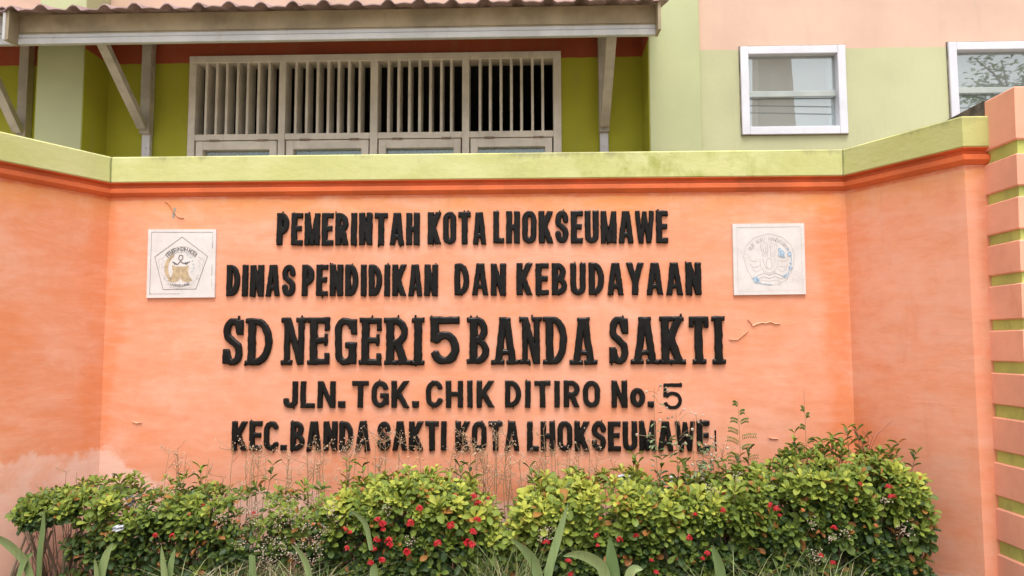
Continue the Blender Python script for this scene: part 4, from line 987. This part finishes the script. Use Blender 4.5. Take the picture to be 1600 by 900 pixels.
def shrub(px0, px1, dens, youth, label, bare):
    xa, xb = X(px0, 820, YE), X(px1, 820, YE); xc = (xa+xb)/2; hw = (xb-xa)/2
    root = empty('flowering_shrub', (xc, YH, .15)); tag(root, label, 'shrub', 'flowering hedge shrubs along the sign wall')
    fo, st = MB(), MB(); tips = []
    zb = .16 if not bare else None
    n = int(410*dens*(hw*2/.40))
    for _ in range(n*3):
        if len(tips) >= n: break
        x = xc+hw*1.06*random.uniform(-1, 1); v_ = random.uniform(-1, 1); y = YH+DH*v_
        if random.random() < .5: y = YH-DH*random.uniform(.55, 1.0); v_ = (y-YH)/DH
        if not in_wings(x, y, .035 if px0 < 100 else .07): continue
        zt = hedge_top(x)-.10*v_*v_*(1 if v_ < 0 else .6)+random.gauss(0, .013); zl = .20
        if px0 < 40: zl = .60
        elif bare: zl = .56
        elif px0 < 130: zl = .27
        u = random.random()**(.75); z = zl+(zt-zl)*u
        if zt < zl+.03: continue
        out = max(0, (z-zl)/(zt-zl)); front = max(0, -v_)
        # keep the outer skin, thin out the inside
        if out < .75 and abs(v_) < .5 and random.random() < .6: continue
        if bare and out < .55 and random.random() < .55: continue
        # natural holes
        hole = math.sin(x*13.1+z*9.7)+math.sin(x*7.3-z*17.9+1.3)+math.sin(x*23+z*3.1)
        if hole < (-1.35 if dens > .9 else -.75 if dens > .44 else -.4) and random.random() < .85: continue
        ax = np.array([random.gauss(0, .35)+(x-xc)/hw*.25, -.25-.9*front+.3*(v_ > .3)+random.gauss(0, .25), .35+1.0*out+random.gauss(0, .2)])
        L = random.uniform(.040, .068)*(.84 if px0 < 500 else 1.0)*random.choice((1, 1, 1, 1.15, .8))
        age = .0+youth*(.26+1.2*max(0, out-.5)/.5)*random.uniform(.5, 1.25)  # lower leaves older, with the hedge's inner shade put into their colour
        rosette(fo, (x, y, z), ax, random.randint(5, 9), L, age)
        tips.append((np.array([x, y, z]), ax/np.linalg.norm(ax)))
    # upright young shoots
    for _ in range(int((.5 if px0 < 500 else 2.0)*dens*(2.6 if px0 > 1180 else 1)+random.random())):
        x = xc+hw*random.uniform(-.95, .95); y = YH+DH*random.uniform(-.4, .6); z0 = hedge_top(x)-.05; h = random.uniform(.04, .15)
        if not in_wings(x, y, .09): continue
        ln = random.gauss(0, .03)
        st.tube([(x, y, z0-.06), (x+ln, y, z0+h)], .0025, .0012, 4)
        for k in range(3):
            q = z0+h*(k+1)/3+random.gauss(0, .006)
            for s in (0, 1): th = k*1.57+s*3.14+random.uniform(-.3, .3); add_leaf(fo, (x+ln*(q-z0+.06)/(h+.06), y, q), (math.cos(th), math.sin(th)-.3, random.uniform(.5, 1.3)), np.array([0, 0, 1.]), random.uniform(.045, .065), random.uniform(.019, .027), random.uniform(.15, .6))
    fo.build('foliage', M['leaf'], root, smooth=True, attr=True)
    trunks = [(xc+hw*random.uniform(-.5, .5), YH+random.uniform(-.10, .12)) for _ in range(5)]
    for i, (p, a) in enumerate(tips):
        if i % (12 if bare else 4): continue
        t_ = min(trunks, key=lambda q: abs(q[0]-p[0])+random.uniform(0, .1)); bse = np.array([t_[0], t_[1], .10]); mid = bse*.45+p*.55+np.array([random.gauss(0, .02), random.gauss(0, .02), -.05])
        st.tube([bse+np.array([random.gauss(0, .012), random.gauss(0, .012), 0]), mid, p-a*.02], .0045, .0014, 4)
    for (x, y) in trunks: st.tube([(x, y, .05), (x+random.gauss(0, .02), y, .28), (x+random.gauss(0, .04), y+random.gauss(0, .03), .48)], .012, .006, 6)
    st.build('stem', M['stem'], root)
    for (fx, fy, kind) in FLOWERS:
        if px0+6 <= fx < px1+6 and not any(s[0]+6 <= fx < s[1]+6 for s in SHRUBS[:[q[4] for q in SHRUBS].index(label)]):
            yy = YH-DH-.035+random.uniform(-.01, .02); zt = hedge_top(X(fx, fy, YH))
            if Z(fx, fy, yy) > zt-.10: yy = YH-DH*.55-.03
            c = atY(fx, fy, yy); mb = MB(); flower_mesh(mb, c, (random.uniform(.017, .025) if 570 < fx < 760 else random.uniform(.010, .019)) if not kind else random.uniform(.009, .013), 13 if not kind else 9)
            mb.build('blossom', M['rust' if kind else 'red'], root)
for s in SHRUBS: shrub(*s)

# --- dry weeds with seed heads, rooted behind and between the shrubs
def dry_weed(px, ytip, Y, label, group, lean=0.0, heads=9, pale=.5, spread=.07):
    tip = atY(px, ytip, Y); bx_ = tip[0]-lean*.5; base = np.array([bx_, Y+random.uniform(-.03, .03), .15])
    root = empty('dry_weed', tuple(base)); tag(root, label, 'weed', group)
    st, se = MB(), MB(); tip = np.array([tip[0], Y, tip[2]])
    mid = base*.5+tip*.5+np.array([random.gauss(0, .012), 0, 0]); main = [base, mid, base*.2+tip*.8+np.array([random.gauss(0, .008), 0, 0]), tip]
    st.tube(main, random.uniform(.0026, .0046), .0014, 4)
    H = tip[2]-base[2]
    for k in range(heads):
        u = 1-random.random()**1.4*.42; p = base*(1-u)+tip*u
        q = p+np.array([random.gauss(0, spread*.6), random.gauss(0, .03), random.uniform(.015, spread)])
        st.tube([p, p*.4+q*.6+np.array([0, 0, -.006]), q], .0016, .0009, 3)
        for _ in range(random.randint(2, 4)):
            c = q+np.array([random.gauss(0, .008), random.gauss(0, .006), random.gauss(0, .008)]); r = random.uniform(.0022, .0045)
            se.add([c+np.array(o)*r for o in ((1, 0, 0), (-1, 0, 0), (0, 1, 0), (0, -1, 0), (0, 0, 1.3), (0, 0, -1.3))], [(0, 2, 4), (2, 1, 4), (1, 3, 4), (3, 0, 4), (2, 0, 5), (1, 2, 5), (3, 1, 5), (0, 3, 5)])
    st.build('stalk', M['drystem'], root); se.build('seed_sprays', M['seed'] if random.random() < .7 else M['puff'], root)
def patch(xs, ys, n, label, group, **kw):
    for _ in range(n): dry_weed(random.uniform(*xs), random.uniform(*ys), random.uniform(-.30, -.10), label, group, lean=random.gauss(0, .06), **kw)
patch((262, 350), (700, 745), 7, 'thin dry weed stalk rising left of the word KEC', 'dry weeds left of the bottom line')
patch((352, 520), (690, 735), 20, 'thin dry weed stalk under the KEC and BANDA of the bottom line', 'dry weeds under KEC and BANDA')
patch((540, 690), (670, 735), 14, 'thin dry weed stalk under the SAKTI of the bottom line', 'dry weeds under the lower SAKTI')
patch((700, 850), (665, 745), 24, 'thin dry weed stalk with pale seeds in the hedge gap under KOTA', 'dry weeds in the hedge gap', heads=12)
patch((850, 985), (685, 735), 12, 'thin dry weed stalk rising behind the shrubs under LHOKSEU', 'dry weeds under LHOKSEU')
patch((1090, 1130), (690, 740), 5, 'thin dry weed stalk between the letter E and the feathery weed', 'dry weeds by the last letter')
for px, yt in ((64, 760), (103, 735), (120, 738), (35, 750)): dry_weed(px, yt, -.35, 'bare thin weed stalk in front of the pale pink patch at the left corner', 'bare stalks at the left corner', heads=3, spread=.04)

# withered floret clumps hanging in the sparse part of the hedge
for (px, py) in [(395, 790), (388, 800), (418, 790), (438, 803), (449, 795), (452, 778), (470, 850), (440, 850), (446, 862), (415, 872), (425, 878), (497, 848), (498, 863), (520, 805), (517, 790), (400, 815), (432, 822), (455, 812), (470, 800), (480, 825), (462, 872), (486, 880), (505, 830), (372, 850), (345, 812), (425, 845), (408, 858), (604, 797), (640, 845), (855, 835), (846, 842), (858, 828), (1270, 817), (1300, 838), (1320, 835), (1270, 865), (1278, 872), (1408, 825), (1415, 830), (1384, 780), (1150, 745), (1112, 765)]:
    y = YH-DH-.03; c = atY(px, py, y); mb = MB(); st = MB(); base = np.array([c[0]+random.gauss(0, .03), YH-.1, .18])
    root = empty('withered_weed', tuple(base))
    where = 'under KEC and BANDA' if px < 530 else ('in front of the middle shrubs' if px < 900 else 'in front of the right hand shrubs')
    tag(root, 'withered weed with a clump of pale dry florets ' + where, 'weed', 'withered weeds '+where)
    st.tube([base, base*.4+c*.6+np.array([0, .02, .02]), c], .0018, .001, 4)
    for _ in range(22):
        p = c+np.array([random.gauss(0, .020), random.gauss(0, .012), random.gauss(0, .016)]); r = random.uniform(.0025, .005)
        mb.add([p+np.array(o)*r*random.uniform(.7, 1.2) for o in ((1, 0, .3), (-1, 0, -.2), (0, 1, .2), (0, -1, 0), (0, 0, 1), (0, 0, -1))], [(0, 2, 4), (2, 1, 4), (1, 3, 4), (3, 0, 4), (2, 0, 5), (1, 2, 5), (3, 1, 5), (0, 3, 5)])
    mb.build('seed_sprays', M['puff'], root); st.build('stalk', M['drystem'], root)

# grey-green button weeds in front of MAWE
def button_weed(px, ytip, Y, label, sway):
    base = np.array([X(px, 760, Y)-.02, Y, .2]); tip = atY(px+sway, ytip, Y); root = empty('button_weed', tuple(base)); tag(root, label, 'weed', 'grey green weeds in front of the last letters')
    st, lf, hd = MB(), MB(), MB(); pts = [base+(tip-base)*u+np.array([.02*math.sin(u*5), 0, 0]) for u in np.linspace(0, 1, 7)]
    st.tube(pts, .003, .0012, 5)
    for k in range(11):
        u = random.uniform(.55, 1.0); p = base+(tip-base)*u; q = p+np.array([random.gauss(0, .05), random.gauss(0, .02), random.uniform(.01, .05)])
        st.tube([p, (p+q)/2+np.array([0, 0, .01]), q], .0012, .0009, 4)
        r = random.uniform(.005, .009); nseg = 6; V = []; Fx = []
        for i, el in enumerate((-1.57, -.6, .3, 1.0, 1.57)):
            for j in range(nseg): V.append(q+r*np.array([math.cos(el)*math.cos(j*6.283/nseg), math.cos(el)*math.sin(j*6.283/nseg), math.sin(el)]))
        for i in range(4):
            for j in range(nseg): Fx.append((i*nseg+j, i*nseg+(j+1) % nseg, (i+1)*nseg+(j+1) % nseg, (i+1)*nseg+j))
        hd.add(V, Fx)
    for k in range(30):
        u = random.uniform(.45, .92); p = base+(tip-base)*u; th = random.uniform(0, 6.28)
        add_leaf(lf, p+np.array([math.cos(th)*.012, 0, 0]), (math.cos(th), math.sin(th), random.uniform(-.7, .5)), np.array([0, 0, 1.]), random.uniform(.03, .06), .014, random.random())
    st.build('stalk', M['drystem'], root); lf.build('foliage', M['grey_leaf'], root, smooth=True, attr=True); hd.build('blossom', M['puff'], root)
button_weed(1026, 606, -.50, 'grey green button weed, tallest, between the small number 5 and the full stop', 2)
button_weed(1062, 645, -.52, 'grey green button weed in front of the last letter A', 0)
button_weed(1085, 655, -.50, 'grey green button weed in front of the last letter W', 4)
button_weed(1102, 672, -.46, 'short grey green button weed below the last letter E', 2)
button_weed(1122, 690, -.36, 'drooping green weed just right of the last letter E', -3)

# feathery weed with paired leaflets
def feather_weed(px, ytip, ybase, Y, label, fronds):
    base = np.array([X(px+6, 800, Y), Y, .2]); tip = atY(px, ytip, Y); root = empty('feathery_weed', tuple(base)); tag(root, label, 'weed')
    st, lf = MB(), MB(); st.tube([base, (base+tip)/2+np.array([.006, 0, 0]), tip], .003, .001, 5)
    for (fy, side, ln) in fronds:
        p = atY(px+(fy-ytip)*.05, fy, Y); d = np.array([side*.9, -.15, .30-.6*random.random()*.4]); d /= np.linalg.norm(d); n = 8
        st.tube([p, p+d*ln*.5+np.array([0, 0, .008]), p+d*ln-np.array([0, 0, .01])], .001, .0006, 3)
        for k in range(n):
            q = p+d*ln*(k+1.2)/(n+1)+np.array([0, 0, .006*math.sin(3.1*k/n)])
            for s in (-1, 1): add_leaf(lf, q, np.array([d[0]*.35, -.15*s, s*.8]), np.array([0, -1., .2]), .016, .0062, random.uniform(.3, .9))
    st.build('stalk', M['sprig'] if False else M['drystem'], root); lf.build('foliage', M['sprig'], root, smooth=True, attr=True)
feather_weed(1153, 622, 745, -.32, 'feathery weed with paired leaflets against the wall right of the last line', [(632, -1, .03), (645, 1, .03), (658, -1, .05), (660, 1, .05), (676, -1, .07), (683, 1, .09), (692, -1, .08), (700, 1, .06), (713, -1, .08), (720, 1, .10), (727, -1, .08)])
feather_weed(1256, 610, 720, -.34, 'tall thin weed with small leaves left of the red stemmed weed', [(650, 1, .02), (668, -1, .03), (690, 1, .04), (700, -1, .07), (706, 1, .05), (640, -1, .02)])
def red_weed(px, ytip, Y, label, n):
    base = np.array([X(px-20, 760, Y), Y, .3]); tip = atY(px, ytip, Y); root = empty('red_stemmed_weed', tuple(base)); tag(root, label, 'weed', 'red stemmed weeds above the right shrubs')
    st, lf = MB(), MB(); f0 = base+(tip-base)*.72; st.tube([base, base+(tip-base)*.4+np.array([.02, 0, 0]), f0], .0048, .003, 5)
    for k in range(n):
        a = -.9+1.9*k/(n-1); q = f0+np.array([a*.13, random.gauss(0, .02), random.uniform(.10, .17)]); m_ = f0*.4+q*.6+np.array([random.gauss(0, .01), 0, .01])
        st.tube([f0-np.array([0, 0, .03*k/n]), m_, q], .0026, .0014, 4)
        for _ in range(3): r_ = q+np.array([random.gauss(0, .02), 0, random.uniform(.0, .03)]); st.tube([m_, r_], .0015, .001, 3)
    for k in range(9):
        p = base+(tip-base)*random.uniform(.35, .8); th = random.uniform(0, 6.28); add_leaf(lf, p, (math.cos(th), math.sin(th), .4), np.array([0, 0, 1.]), .028, .018, random.uniform(0, .7))
    st.build('stalk', M['redstem'], root); lf.build('foliage', M['sprig'], root, smooth=True, attr=True)
red_weed(1357, 640, -.42, 'red stemmed weed forking widest above the right hand shrubs', 5)
red_weed(1312, 676, -.40, 'short red stemmed weed beside the widest forking one', 4)

# --- strap leaved plants in the front of the bed
def strap_leaf(mb, pts, wid, Y, age, lift=.0, cut=False):
    P = [atY(px, py, Y-.012*i) for i, (px, py) in enumerate(pts)]
    Q = []                                     # smooth the centre line
    for i in range(len(P)-1):
        p0, p1, p2, p3 = P[max(0, i-1)], P[i], P[i+1], P[min(len(P)-1, i+2)]
        for t_ in np.linspace(0, 1, 6, endpoint=False):
            Q.append(.5*((2*p1)+(-p0+p2)*t_+(2*p0-5*p1+4*p2-p3)*t_**2+(-p0+3*p1-3*p2+p3)*t_**3))
    Q.append(P[-1]); n = len(Q); v = []; f = []
    for i, p in enumerate(Q):
        d = Q[min(n-1, i+1)]-Q[max(0, i-1)]; d /= np.linalg.norm(d); s = np.cross(d, [0, 1., 0]); s /= np.linalg.norm(s); s = s*.93+np.array([0, .35, 0])
        u = i/(n-1); q = wid*(.75+.25*math.sin(math.pi*min(1, u*1.2)))*(1 if cut else (1-max(0, (u-.55)/.45)**2*.93))*.5
        v += [p-s*q, p+np.array([0, .18*q+.004, 0]), p+s*q]
    for i in range(n-1):
        for j in range(2): f.append((i*3+j, i*3+j+1, i*3+4+j, i*3+3+j))
    mb.add(v, f, age)
STRAPS = [('arching strap leaved plant at the far left of the bed', [([(58, 960), (44, 890), (25, 862), (0, 843), (-20, 838)], .065, .8), ([(20, 960), (34, 885), (52, 864)], .04, .5)], -.95),
          ('narrow upright strap leaf beside the left corner shrub', [([(60, 960), (62, 870), (67, 825), (69, 795)], .042, .35)], -.86),
          ('pair of blunt strap leaves under the pale patch', [([(152, 960), (158, 900), (166, 868), (177, 848)], .055, .7), ([(152, 960), (151, 900), (148, 872)], .035, .75)], -.92),
          ('upright forked strap leaves under the pentagon plaque', [([(262, 960), (257, 900), (252, 852)], .045, .8), ([(262, 960), (266, 890), (274, 856)], .040, .6)], -.92),
          ('single blunt strap leaf cut square under the word KEC', [([(396, 960), (395, 910), (394, 868)], .052, .45, True)], -.92),
          ('bent strap leaf leaning left under the BANDA of the bottom line', [([(492, 960), (482, 895), (472, 868), (455, 850)], .040, .8)], -.92),
          ('short strap leaf poking from the red flowered shrub', [([(580, 860), (572, 822), (560, 806), (546, 797)], .032, .6), ([(590, 960), (584, 900), (587, 880)], .05, .6)], -.86),
          ('tall arching strap leaves in front of the hedge gap', [([(850, 960), (838, 890), (822, 862), (797, 841)], .055, .55), ([(848, 960), (858, 890), (875, 830), (888, 785)], .042, .6)], -.92),
          ('broad pale strap leaf arching left beside a dark upright one', [([(950, 960), (944, 895), (925, 874), (900, 866), (880, 869)], .060, .95), ([(958, 960), (957, 900), (953, 838)], .075, .2), ([(972, 960), (985, 895), (1005, 889)], .045, .9)], -.92),
          ('short dark strap leaf in the dense part of the hedge', [([(1130, 960), (1125, 890), (1112, 852)], .05, .4)], -.84)]
for (lab, leaves, Y) in STRAPS:
    mb0 = atY(leaves[0][0][0][0], 960, Y); root = empty('strap_leaf_plant', (mb0[0], Y, .05)); tag(root, lab, 'plant', 'strap leaved plants in the front of the bed')
    for lf in leaves:
        mb = MB(); strap_leaf(mb, lf[0], lf[1], Y, lf[2], cut=len(lf) > 3); mb.build('leaf', M['strap'], root, smooth=True, attr=True)

# --- grass and straw tangled at the foot of the hedge
def blades(mb, n, xr, yr, hr, droop, zb=.12, wd=.0035):
    for _ in range(n):
        x, y = X(random.uniform(*xr), 870, -.8), random.uniform(*yr); h = random.uniform(*hr); th = random.uniform(0, 6.28); dx, dy = math.cos(th)*droop*h*random.random(), math.sin(th)*droop*h*random.random()*.5
        pts = [np.array([x+dx*u**2, y+dy*u**2, zb+h*(u-.35*droop*u*u)]) for u in (0, .3, .6, .85, 1)]; v = []; f = []
        for i, p in enumerate(pts): q = wd*(1-.9*(i/4)**2); v += [p-np.array([q*math.sin(th), -q*math.cos(th)*.4, 0]), p+np.array([q*math.sin(th), -q*math.cos(th)*.4, 0])]
        for i in range(4): f.append((2*i, 2*i+1, 2*i+3, 2*i+2))
        mb.add(v, f)
mb = MB(); blades(mb, 420, (280, 530), (-.92, -.60), (.18, .50), .9); blades(mb, 480, (745, 835), (-.92, -.40), (.25, .62), .8); blades(mb, 160, (100, 290), (-.92, -.7), (.12, .34), .9)
blades(mb, 160, (1080, 1330), (-.9, -.74), (.3, .62), .9, wd=.003); blades(mb, 120, (560, 740), (-.92, -.78), (.15, .4), .9)
tag(mb.build('grass', M['grass']), 'thin green grass tangled at the foot of the hedge', 'grass', kind='stuff')
mb = MB(); blades(mb, 520, (285, 540), (-.95, -.45), (.15, .58), 1.2, wd=.0026); blades(mb, 170, (745, 850), (-.95, -.3), (.2, .55), 1.0, wd=.0025); blades(mb, 70, (1120, 1350), (-.88, -.76), (.25, .55), 1.2, wd=.0025)
tag(mb.build('dry_grass', M['straw']), 'pale straw tangled through the sparse part of the hedge', 'grass', kind='stuff')

# --- scraps and rubble
def scrap(px, py, Y, w_, h_, label, seed):
    r = np.random.default_rng(seed); c = atY(px, py, Y); n = 6; v = []; f = []
    for i in range(n+1):
        for j in range(n+1):
            u, t_ = i/n-.5, j/n-.5; v.append((c[0]+u*w_*(1-.3*abs(t_)), c[1]+.02*math.sin(u*9+seed)+.015*math.cos(t_*11)+r.uniform(-.004, .004), c[2]+t_*h_*(1-.4*abs(u))))
    for i in range(n):
        for j in range(n): a = i*(n+1)+j; f.append((a, a+1, a+n+2, a+n+1))
    k = len(v); v += [(x, y+.003, z) for x, y, z in v]; f += [tuple(q+k for q in reversed(ff)) for ff in f]
    mb = MB(); mb.add(v, f); tag(mb.build('plastic_scrap', M['plastic'], smooth=True), label, 'scrap', 'white scraps caught in the hedge')
scrap(204, 784, -.36, .05, .09, 'small white plastic scrap caught in the left hedge notch', 1)
scrap(976, 748, -.30, .085, .05, 'pale crumpled scrap lying behind the yellow green shrub tops', 2)
scrap(1052, 750, -.28, .05, .05, 'small pale scrap behind the grey green weeds', 3)
scrap(184, 826, -.76, .045, .03, 'white torn scrap low in the left shrubs', 4)
scrap(790, 824, -.30, .03, .065, 'upright pale scrap in the hedge gap', 5)
mb = MB(); c = atY(788, 862, -.42); mb.box(c[0]-.10, c[0]+.11, -.50, -.32, .05, c[2]+.02, .012)
tag(mb.build('concrete_block', M['concrete']), 'grey concrete block half hidden in the hedge gap', 'block')

# ------------------------------------------------------------------ across the street, seen only mirrored in the panes
def mirror(px, py, D): p = atY(px, py, YW+D); return np.array([p[0], YW-D, p[2]])
c = mirror(1208, 150, 13.5); hw = 24*20/F
mb = MB(); topz = mirror(1208, 60, 13.5)[2]; lo = [(c[0]-hw*1.5, c[1]-.3), (c[0]+hw*2.0, c[1]-.3), (c[0]+hw*2.0, c[1]+.3), (c[0]-hw*1.5, c[1]+.3)]; hi = [(c[0]-hw, c[1]-.25), (c[0]+hw, c[1]-.25), (c[0]+hw, c[1]+.25), (c[0]-hw, c[1]+.25)]
mb.add([(*p, 0) for p in lo]+[(*p, topz) for p in hi], [(3, 2, 1, 0), (4, 5, 6, 7), (0, 1, 5, 4), (1, 2, 6, 5), (2, 3, 7, 6), (3, 0, 4, 7)]); mb.box(c[0]-hw-.1, c[0]+hw+.1, c[1]-.35, c[1]+.35, topz+.003, topz+.2, .02)
tag(mb.build('roadside_pylon', M['pylon']), 'orange roadside pylon mirrored in the left window pane', 'pylon')
for i, (y0, y1) in enumerate(((163, 168), (174, 181))):
    a, b_ = mirror(1100, y0, 10), mirror(1700, y1, 10); e = (b_-a); a -= e*1.2; b_ += e*1.2; pts = [a+(b_-a)*u+np.array([0, 0, -1.2*(1-(2*u-1)**2)*.25+.3]) for u in np.linspace(0, 1, 25)]
    mb = MB(); mb.tube(pts, .014, n=6); tag(mb.build('overhead_cable', M['cable']), ('upper' if i == 0 else 'lower')+' black overhead cable mirrored in the window panes', 'cable', 'overhead cables across the street')
tc = mirror(1545, 150, 12.5); tr = empty('street_tree', (tc[0]+.6, tc[1], 0)); tag(tr, 'street tree mirrored in the right window pane', 'tree')
st, lf = MB(), MB(); top = np.array([tc[0]+.6, tc[1], tc[2]+.2]); st.tube([(top[0], top[1], 0), (top[0]+.1, top[1], 3), (top[0]-.05, top[1], 6), tuple(top)], .2, .05, 9)
for k in range(26):
    a = random.uniform(0, 6.28); z0 = random.uniform(3.5, top[2]); p0 = np.array([top[0], top[1], z0]); q = p0+np.array([math.cos(a)*random.uniform(.7, 1.6), math.sin(a)*random.uniform(.7, 1.6), random.uniform(.3, 1.2)])
    st.tube([p0, (p0+q)/2+np.array([0, 0, .1]), q], .04, .012, 5)
    for _ in range(70):
        p = p0+(q-p0)*random.uniform(.35, 1.1)+np.array([random.gauss(0, .16) for _ in range(3)]); th = random.uniform(0, 6.28)
        add_leaf(lf, p, (math.cos(th), math.sin(th), random.uniform(-.6, .4)), np.array([0, 0, 1.]), random.uniform(.12, .2), .07, random.random())
st.build('trunk', M['bark'], tr); lf.build('crown', M['sprig'], tr, smooth=True, attr=True)

for o in bpy.data.objects:
    if '_w' in o: del o['_w']
